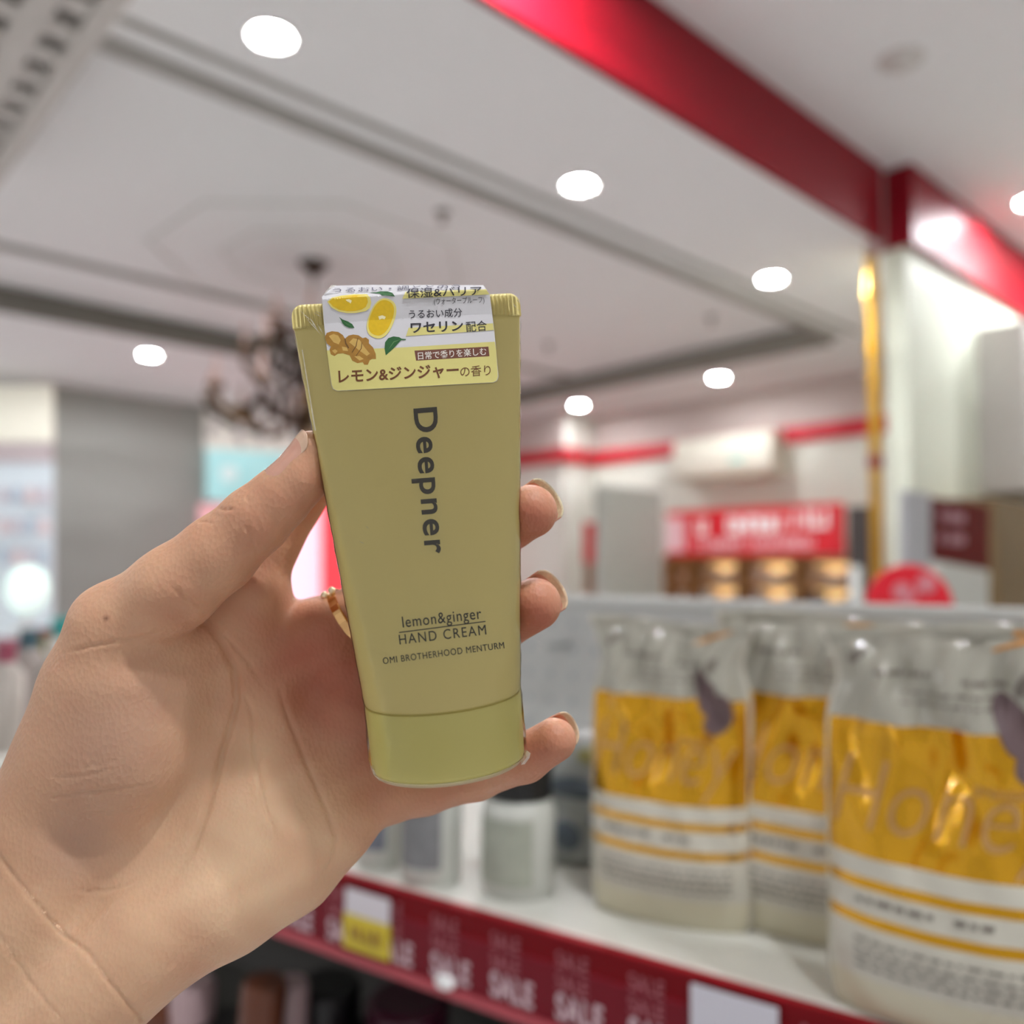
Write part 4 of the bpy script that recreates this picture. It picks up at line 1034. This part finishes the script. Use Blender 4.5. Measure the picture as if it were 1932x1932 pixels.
STEP = 1.15
lo = np.array((-215., -190., 212.)); hi = np.array((22., 32., 292.))
ns = ((hi-lo)/STEP).astype(int)+1
gx, gy, gz = [lo[i]+np.arange(ns[i])*STEP for i in range(3)]
# coarse pass keeps only the cells near the surface
def grid_sdf():
    vals = np.full(ns, 50., dtype=np.float32)
    B = 8
    for i in range(0, ns[0], B):
        for j in range(0, ns[1], B):
            for k in range(0, ns[2], B):
                c = np.array((lo[0]+(i+B/2)*STEP, lo[1]+(j+B/2)*STEP, lo[2]+(k+B/2)*STEP)); blocks.append((i, j, k, c))
    C = np.array([b[3] for b in blocks]); D = sdf(C); rad = B*STEP*.9+7
    for (i, j, k, c), d in zip(blocks, D):
        sl = (slice(i, min(i+B, ns[0])), slice(j, min(j+B, ns[1])), slice(k, min(k+B, ns[2])))
        if abs(d) > rad: vals[sl] = d; continue
        X, Y, Z = np.meshgrid(gx[sl[0]], gy[sl[1]], gz[sl[2]], indexing='ij')
        todo.append((sl, X.shape, np.stack([X.ravel(), Y.ravel(), Z.ravel()], -1)))
    for s in range(0, len(todo), 400):
        chunk = todo[s:s+400]; Q = sdf(np.concatenate([c[2] for c in chunk])); o_ = 0
        for sl, shp, pts in chunk:
            vals[sl] = Q[o_:o_+len(pts)].reshape(shp); o_ += len(pts)
    return vals
blocks, todo = [], []
vals = grid_sdf()
def surface_nets(vals):
    sg_ = vals < 0
    cx, cy, cz_ = [n_-1 for n_ in vals.shape]
    corners = [(i, j, k) for i in (0, 1) for j in (0, 1) for k in (0, 1)]
    cnt = np.zeros((cx, cy, cz_), np.int8)
    for i, j, k in corners: cnt += sg_[i:i+cx, j:j+cy, k:k+cz_]
    act = (cnt > 0) & (cnt < 8); idx = np.full(act.shape, -1, np.int64); ids = np.argwhere(act); idx[act] = np.arange(len(ids))
    acc = np.zeros((len(ids), 3)); num = np.zeros(len(ids))
    for a in corners:
        for ax in range(3):
            if a[ax]: continue
            b = list(a); b[ax] = 1
            va = vals[ids[:, 0]+a[0], ids[:, 1]+a[1], ids[:, 2]+a[2]]; vb = vals[ids[:, 0]+b[0], ids[:, 1]+b[1], ids[:, 2]+b[2]]
            m = (va < 0) != (vb < 0); t = np.where(m, va/(va-vb+1e-12), 0)
            p_ = np.array(a, float)[None]+np.zeros((len(ids), 3)); p_[:, ax] += t
            acc += p_*m[:, None]; num += m
    V = ids+acc/num[:, None]; quads = []
    for ax in range(3):
        o1, o2 = (ax+1) % 3, (ax+2) % 3
        sl0 = [slice(None)]*3; sl1 = [slice(None)]*3; sl0[ax] = slice(0, -1); sl1[ax] = slice(1, None)
        s0, s1_ = sg_[tuple(sl0)], sg_[tuple(sl1)]; E = np.argwhere(s0 != s1_)
        E = E[(E[:, o1] > 0) & (E[:, o2] > 0) & (E[:, o1] < vals.shape[o1]-1) & (E[:, o2] < vals.shape[o2]-1)]
        fl = s0[E[:, 0], E[:, 1], E[:, 2]]
        def g(d1, d2):
            q = E.copy(); q[:, o1] -= d1; q[:, o2] -= d2; return idx[q[:, 0], q[:, 1], q[:, 2]]
        Q = np.stack([g(0, 0), g(1, 0), g(1, 1), g(0, 1)], -1); Q[~fl] = Q[~fl][:, ::-1]; quads.append(Q)
    return V, np.concatenate(quads)
Vg, Q = surface_nets(vals)
Pm = lo+Vg*STEP
# one linear subdivision
nv = len(Pm); E = np.sort(np.concatenate([Q[:, [0, 1]], Q[:, [1, 2]], Q[:, [2, 3]], Q[:, [3, 0]]]), axis=1)
Eu, inv = np.unique(E, axis=0, return_inverse=True); inv = inv.reshape(4, -1).T
em = (Pm[Eu[:, 0]]+Pm[Eu[:, 1]])/2; fc = Pm[Q].mean(1)
Pm = np.concatenate([Pm, em, fc]); ei = nv+inv; fi = nv+len(Eu)+np.arange(len(Q))
Q2 = np.concatenate([np.stack([Q[:, k], ei[:, k], fi, ei[:, (k+3) % 4]], -1) for k in range(4)])
def grad(P_, h=.35):
    g_ = np.stack([sdf(P_+np.eye(3)[i]*h)-sdf(P_-np.eye(3)[i]*h) for i in range(3)], -1); return g_/(np.linalg.norm(g_, axis=1)[:, None]+1e-9)
Nn = grad(Pm)
for _ in range(2): Pm = Pm-sdf(Pm)[:, None]*Nn*.9
Nn = grad(Pm, 1.0)
Pm = Pm-crease_disp(Pm, Nn)[:, None]*Nn
print('hand verts', len(Pm))
def to_world(P_): q = np.stack([P_[:, 0]*MM, P_[:, 1]*MM, -P_[:, 2]*MM], -1); return q @ CMi3.T+np.array((0, 0, CAMZ))
HO = np.array(px3(350, 1500, .25))
Wv = to_world(Pm)-HO
me = bpy.data.meshes.new('person'); me.vertices.add(len(Wv)); me.vertices.foreach_set('co', Wv.ravel())
me.loops.add(len(Q2)*4); me.loops.foreach_set('vertex_index', Q2.ravel().astype(np.int32)); me.polygons.add(len(Q2))
me.polygons.foreach_set('loop_start', np.arange(len(Q2), dtype=np.int32)*4); me.polygons.foreach_set('use_smooth', np.ones(len(Q2), bool))
me.update(calc_edges=True); me.validate()
bmx = bmesh.new(); bmx.from_mesh(me); bmesh.ops.recalc_face_normals(bmx, faces=bmx.faces[:]); bmx.to_mesh(me); bmx.free()
# pigment and painted shade: redder finger pads and bases, darker thenar, one mole
px_ = Pm[:, 0]/Pm[:, 2]*F+966; py_ = 966-Pm[:, 1]/Pm[:, 2]*F
def gs(cx, cy, r): return np.exp(-(((px_-cx)/r)**2+((py_-cy)/r)**2))
red = .85*gs(640, 1300, 130)+.5*gs(560, 1200, 110)+1.0*gs(1000, 985, 75)+1.0*gs(1005, 1170, 75)+.75*gs(1040, 1420, 70)+.5*gs(600, 930, 70)+.35*gs(470, 1000, 90)+.3*gs(380, 1800, 90)+.5*gs(720, 1480, 120)+.35*gs(900, 1470, 120)+.25*gs(560, 1620, 70)+.25*gs(330, 1150, 70)  # red tone, with shade on fingertips and palm by the tube painted in
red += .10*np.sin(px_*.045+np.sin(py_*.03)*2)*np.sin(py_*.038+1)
blue = .7*gs(200, 1400, 120)+.8*gs(150, 1590, 80)+.3*gs(300, 1300, 60)  # thenar shade painted in as a darker brownish tone
mole = gs(200, 1167, 4.5)
pale = np.clip(.95*gs(560, 1560, 150)+.8*gs(400, 1700, 160)+.5*gs(60, 1850, 200)+.3*gs(480, 1400, 60), 0, 1)  # paler heel of palm and wrist, light falling there painted in too
at_ = me.attributes.new('pale', 'FLOAT', 'POINT'); at_.data.foreach_set('value', pale)
at = me.attributes.new('pig_shade', 'FLOAT_VECTOR', 'POINT'); at.data.foreach_set('vector', np.stack([np.clip(red, 0, 1), np.clip(blue, 0, 1), mole], -1).ravel())
sk = bpy.data.materials.new('skin'); sk.use_nodes = True; nt = sk.node_tree; b = nt.nodes['Principled BSDF']; LK = nt.links
an = nt.nodes.new('ShaderNodeAttribute'); an.attribute_name = 'pig_shade'; sp_ = nt.nodes.new('ShaderNodeSeparateXYZ'); LK.new(an.outputs['Vector'], sp_.inputs[0])
def mixc(a, bcol, fac, f=1.0):
    m_ = nt.nodes.new('ShaderNodeMix'); m_.data_type = 'RGBA'
    if isinstance(a, tuple): m_.inputs[6].default_value = (*lin(a), 1)
    else: LK.new(a, m_.inputs[6])
    m_.inputs[7].default_value = (*lin(bcol), 1)
    if f != 1.0:
        q = nt.nodes.new('ShaderNodeMath'); q.operation = 'MULTIPLY'; q.inputs[1].default_value = f; LK.new(fac, q.inputs[0]); fac = q.outputs[0]
    LK.new(fac, m_.inputs[0]); return m_.outputs[2]
tcn = nt.nodes.new('ShaderNodeTexCoord')
n1 = nt.nodes.new('ShaderNodeTexNoise'); n1.inputs['Scale'].default_value = 60; n1.inputs['Detail'].default_value = 4; LK.new(tcn.outputs['Object'], n1.inputs['Vector'])
c = mixc((216, 172, 140), (196, 144, 114), n1.outputs['Fac'], .6)
ap = nt.nodes.new('ShaderNodeAttribute'); ap.attribute_name = 'pale'; c = mixc(c, (240, 204, 168), ap.outputs['Fac'], 1.0)
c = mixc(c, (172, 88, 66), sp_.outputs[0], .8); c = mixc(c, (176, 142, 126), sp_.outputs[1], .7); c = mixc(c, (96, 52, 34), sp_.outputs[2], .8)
LK.new(c, b.inputs['Base Color']); b.inputs['Roughness'].default_value = .5; b.inputs['Specular IOR Level'].default_value = .35
b.inputs['Subsurface Weight'].default_value = .35; b.inputs['Subsurface Scale'].default_value = .003; b.inputs['Subsurface Radius'].default_value = (1, .35, .2)
# fine skin lines
n2 = nt.nodes.new('ShaderNodeTexVoronoi'); n2.inputs['Scale'].default_value = 900; n3 = nt.nodes.new('ShaderNodeTexNoise'); n3.inputs['Scale'].default_value = 220; n3.inputs['Detail'].default_value = 5
mp = nt.nodes.new('ShaderNodeMapping'); mp.inputs['Rotation'].default_value = (0, .7, 0); mp.inputs['Scale'].default_value = (1, 1, .7); LK.new(tcn.outputs['Object'], mp.inputs[0]); LK.new(mp.outputs[0], n2.inputs['Vector']); LK.new(mp.outputs[0], n3.inputs['Vector'])
ad = nt.nodes.new('ShaderNodeMath'); ad.operation = 'ADD'; LK.new(n2.outputs['Distance'], ad.inputs[0]); LK.new(n3.outputs['Fac'], ad.inputs[1])
bp = nt.nodes.new('ShaderNodeBump'); bp.inputs['Strength'].default_value = .34; bp.inputs['Distance'].default_value = .0004; LK.new(ad.outputs[0], bp.inputs['Height']); LK.new(bp.outputs[0], b.inputs['Normal'])
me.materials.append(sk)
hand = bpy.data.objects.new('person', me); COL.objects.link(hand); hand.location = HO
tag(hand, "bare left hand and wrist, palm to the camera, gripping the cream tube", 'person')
# fingernails
nail_m = mat('nail plate', (218, 162, 142), .12, var=.05, coat=.8, sss=.2); nail_t = mat('nail tip', (226, 200, 166), .15, var=.2, scale=900, coat=.8)
def nail(px, py, d, dirpx, dirz, rad, half, length, over, roll_=0, name='fingernail', m=None, parent=hand, dors=None, offset=0, snap=None):
    """curved plate wrapped on the dorsal side of a fingertip centred on (px, py, d)"""
    C_ = hp(px, py, d); ax = np.array((dirpx[0], -dirpx[1], dirz), float); ax /= np.linalg.norm(ax)
    dn = np.array(dors if dors is not None else (0, 0, 1), float); dn -= (dn @ ax)*ax; dn /= np.linalg.norm(dn)
    sd_ = np.cross(ax, dn); V, Fc, MI = [], [], []
    nu, nl = 25, 17; c, s = math.cos(math.radians(roll_)), math.sin(math.radians(roll_)); dn, sd_ = dn*c+sd_*s, sd_*c-dn*s
    rfit = {}
    if snap is not None:
        for i in range(nu):
            an_ = math.radians(half)*(i/(nu-1)*2-1); dr = dn*math.cos(an_)+sd_*math.sin(an_)
            for j in range(24):
                l_ = -12+j; l2 = min(l_, snap); rs_ = np.linspace(3, 12, 91); dv = sdf(C_+ax*l2+dr*rs_[:, None]); rfit[i, j] = rs_[np.argmax(dv > 0)]
    for lay in (0, 1):
        rr = rad-(0 if lay == 0 else .45)
        for j in range(nl):
            t = j/(nl-1)
            for i in range(nu):
                u = i/(nu-1)*2-1; an_ = math.radians(half)*u
                end = over-(1-math.sqrt(max(0, 1-(u*.92)**2)))*rad*.75; st = over-length+(1-math.sqrt(max(0, 1-(u*.8)**2)))*rad*.4
                l_ = st+(end-st)*t
                drop = .035*max(0, l_)**2
                if snap is not None:
                    jj = min(22, max(0, l_+12)); j0 = int(jj); rr = rfit[i, j0]*(1-jj+j0)+rfit[i, j0+1]*(jj-j0)+.30*(1-abs(u)**4)-.14-.35*max(0, 1-t*5)-(0 if lay == 0 else .5); drop = 0
                V.append(C_+ax*l_+dn*(rr*math.cos(an_)+offset-drop)+sd_*rr*math.sin(an_))
    N_ = nu*nl
    for lay in (0, 1):
        for j in range(nl-1):
            for i in range(nu-1):
                q = (lay*N_+j*nu+i, lay*N_+j*nu+i+1, lay*N_+(j+1)*nu+i+1, lay*N_+(j+1)*nu+i); Fc.append(q if lay == 0 else q[::-1]); MI.append(1 if j > nl*.72 else 0)
    for i in range(nu-1):
        Fc.append(((nl-1)*nu+i, (nl-1)*nu+i+1, N_+(nl-1)*nu+i+1, N_+(nl-1)*nu+i)); MI.append(1)
        Fc.append((i+1, i, N_+i, N_+i+1)); MI.append(0)
    for j in range(nl-1):
        for i in (0, nu-1): Fc.append((j*nu+i, (j+1)*nu+i, N_+(j+1)*nu+i, N_+j*nu+i)); MI.append(0)
    Vw = to_world(np.array(V))-HO
    o = mesh_obj(name, Vw, Fc, None, parent, True, mats=[nail_m, m or nail_t], midx=MI)
    bm = bmesh.new(); bm.from_mesh(o.data); bmesh.ops.recalc_face_normals(bm, faces=bm.faces[:]); bm.to_mesh(o.data); bm.free()
    return o
glit = mat('glitter nail tip', (238, 216, 180), .2, metal=.1, var=.35, scale=1500, coat=.8)
nail(1001, 965, 248, (.80, -.60), .15, 7.9, 64, 12, 10.3, m=glit, dors=(.25, .25, 1)).__setitem__('label', 'glitter tipped middle fingernail')
nail(1009, 1140, 250, (.80, -.60), .15, 7.9, 64, 12, 10.5, dors=(.25, .25, 1))
nail(1046, 1396, 250, (.88, -.48), .15, 6.5, 60, 10, 8.4, dors=(.2, .25, 1))
nail(566, 892, 240, (.63, -.777), 0, 7.3, 38, 17, 10.4, dors=(-.60, .48, -.60), snap=5.5, m=mat('thumbnail edge', (220, 184, 158), .15, coat=.8)).__setitem__('label', 'glossy thumbnail seen from the side')
# finger ring
gold = mat('ring gold', (240, 190, 130), .18, metal=1.0, var=.03); stone = mat('ring bead', (252, 240, 210), .08, metal=.6)
A = hp(612, 1200, 268); B = hp(700, 1142, 268); ax = (B-A)/np.linalg.norm(B-A); C_ = hp(659, 1166, 268)
e1 = np.cross(ax, np.array((0, 0, 1.))); e1 /= np.linalg.norm(e1); e2 = np.cross(ax, e1)
V, Fc = [], []; n = 64; pf_ = [(-1.6, 10.1), (-1.6, 10.4), (-1.2, 10.6), (1.2, 10.6), (1.6, 10.4), (1.6, 10.1)]; kk = len(pf_)
for i in range(n):
    a = 2*math.pi*i/n; dr = e1*math.cos(a)+e2*math.sin(a)
    rs_ = np.linspace(7.5, 13, 56); dv = sdf(C_+dr*rs_[:, None]); hit = rs_[np.argmax(dv > 0)] if (dv > 0).any() else 11.5
    hit = min(hit, 11.2)
    for (l_, r_) in pf_: V.append(C_+ax*l_+dr*(r_-10.15+hit))
for i in range(n):
    for j in range(kk): Fc.append((i*kk+j, i*kk+(j+1) % kk, ((i+1) % n)*kk+(j+1) % kk, ((i+1) % n)*kk+j))
rg = mesh_obj('finger_ring', to_world(np.array(V))-HO, Fc, gold, hand); rg['label'] = 'slim gold ring with two small beads'
bm = bmesh.new(); bm.from_mesh(rg.data); bmesh.ops.recalc_face_normals(bm, faces=bm.faces[:]); bm.to_mesh(rg.data); bm.free()
top = np.array((0, 1., 0)); top -= (top @ ax)*ax; top /= np.linalg.norm(top)
for l_ in (-1.6, 1.1):
    dr = top*.93-np.array((0, 0, .37)); rs_ = np.linspace(7.5, 13, 56); dv = sdf(C_+dr*rs_[:, None]); q = C_+ax*l_+dr*(rs_[np.argmax(dv > 0)]+1.2); bpos = to_world(q[None])[0]-HO
    bo = lathe('bead', [(.0001, -.0012)]+[(.0012*math.cos(a), .0012*math.sin(a)) for a in np.linspace(-1.4, 1.4, 9)]+[(.0001, .0012)], stone, rg, n=16); bo.location = bpos
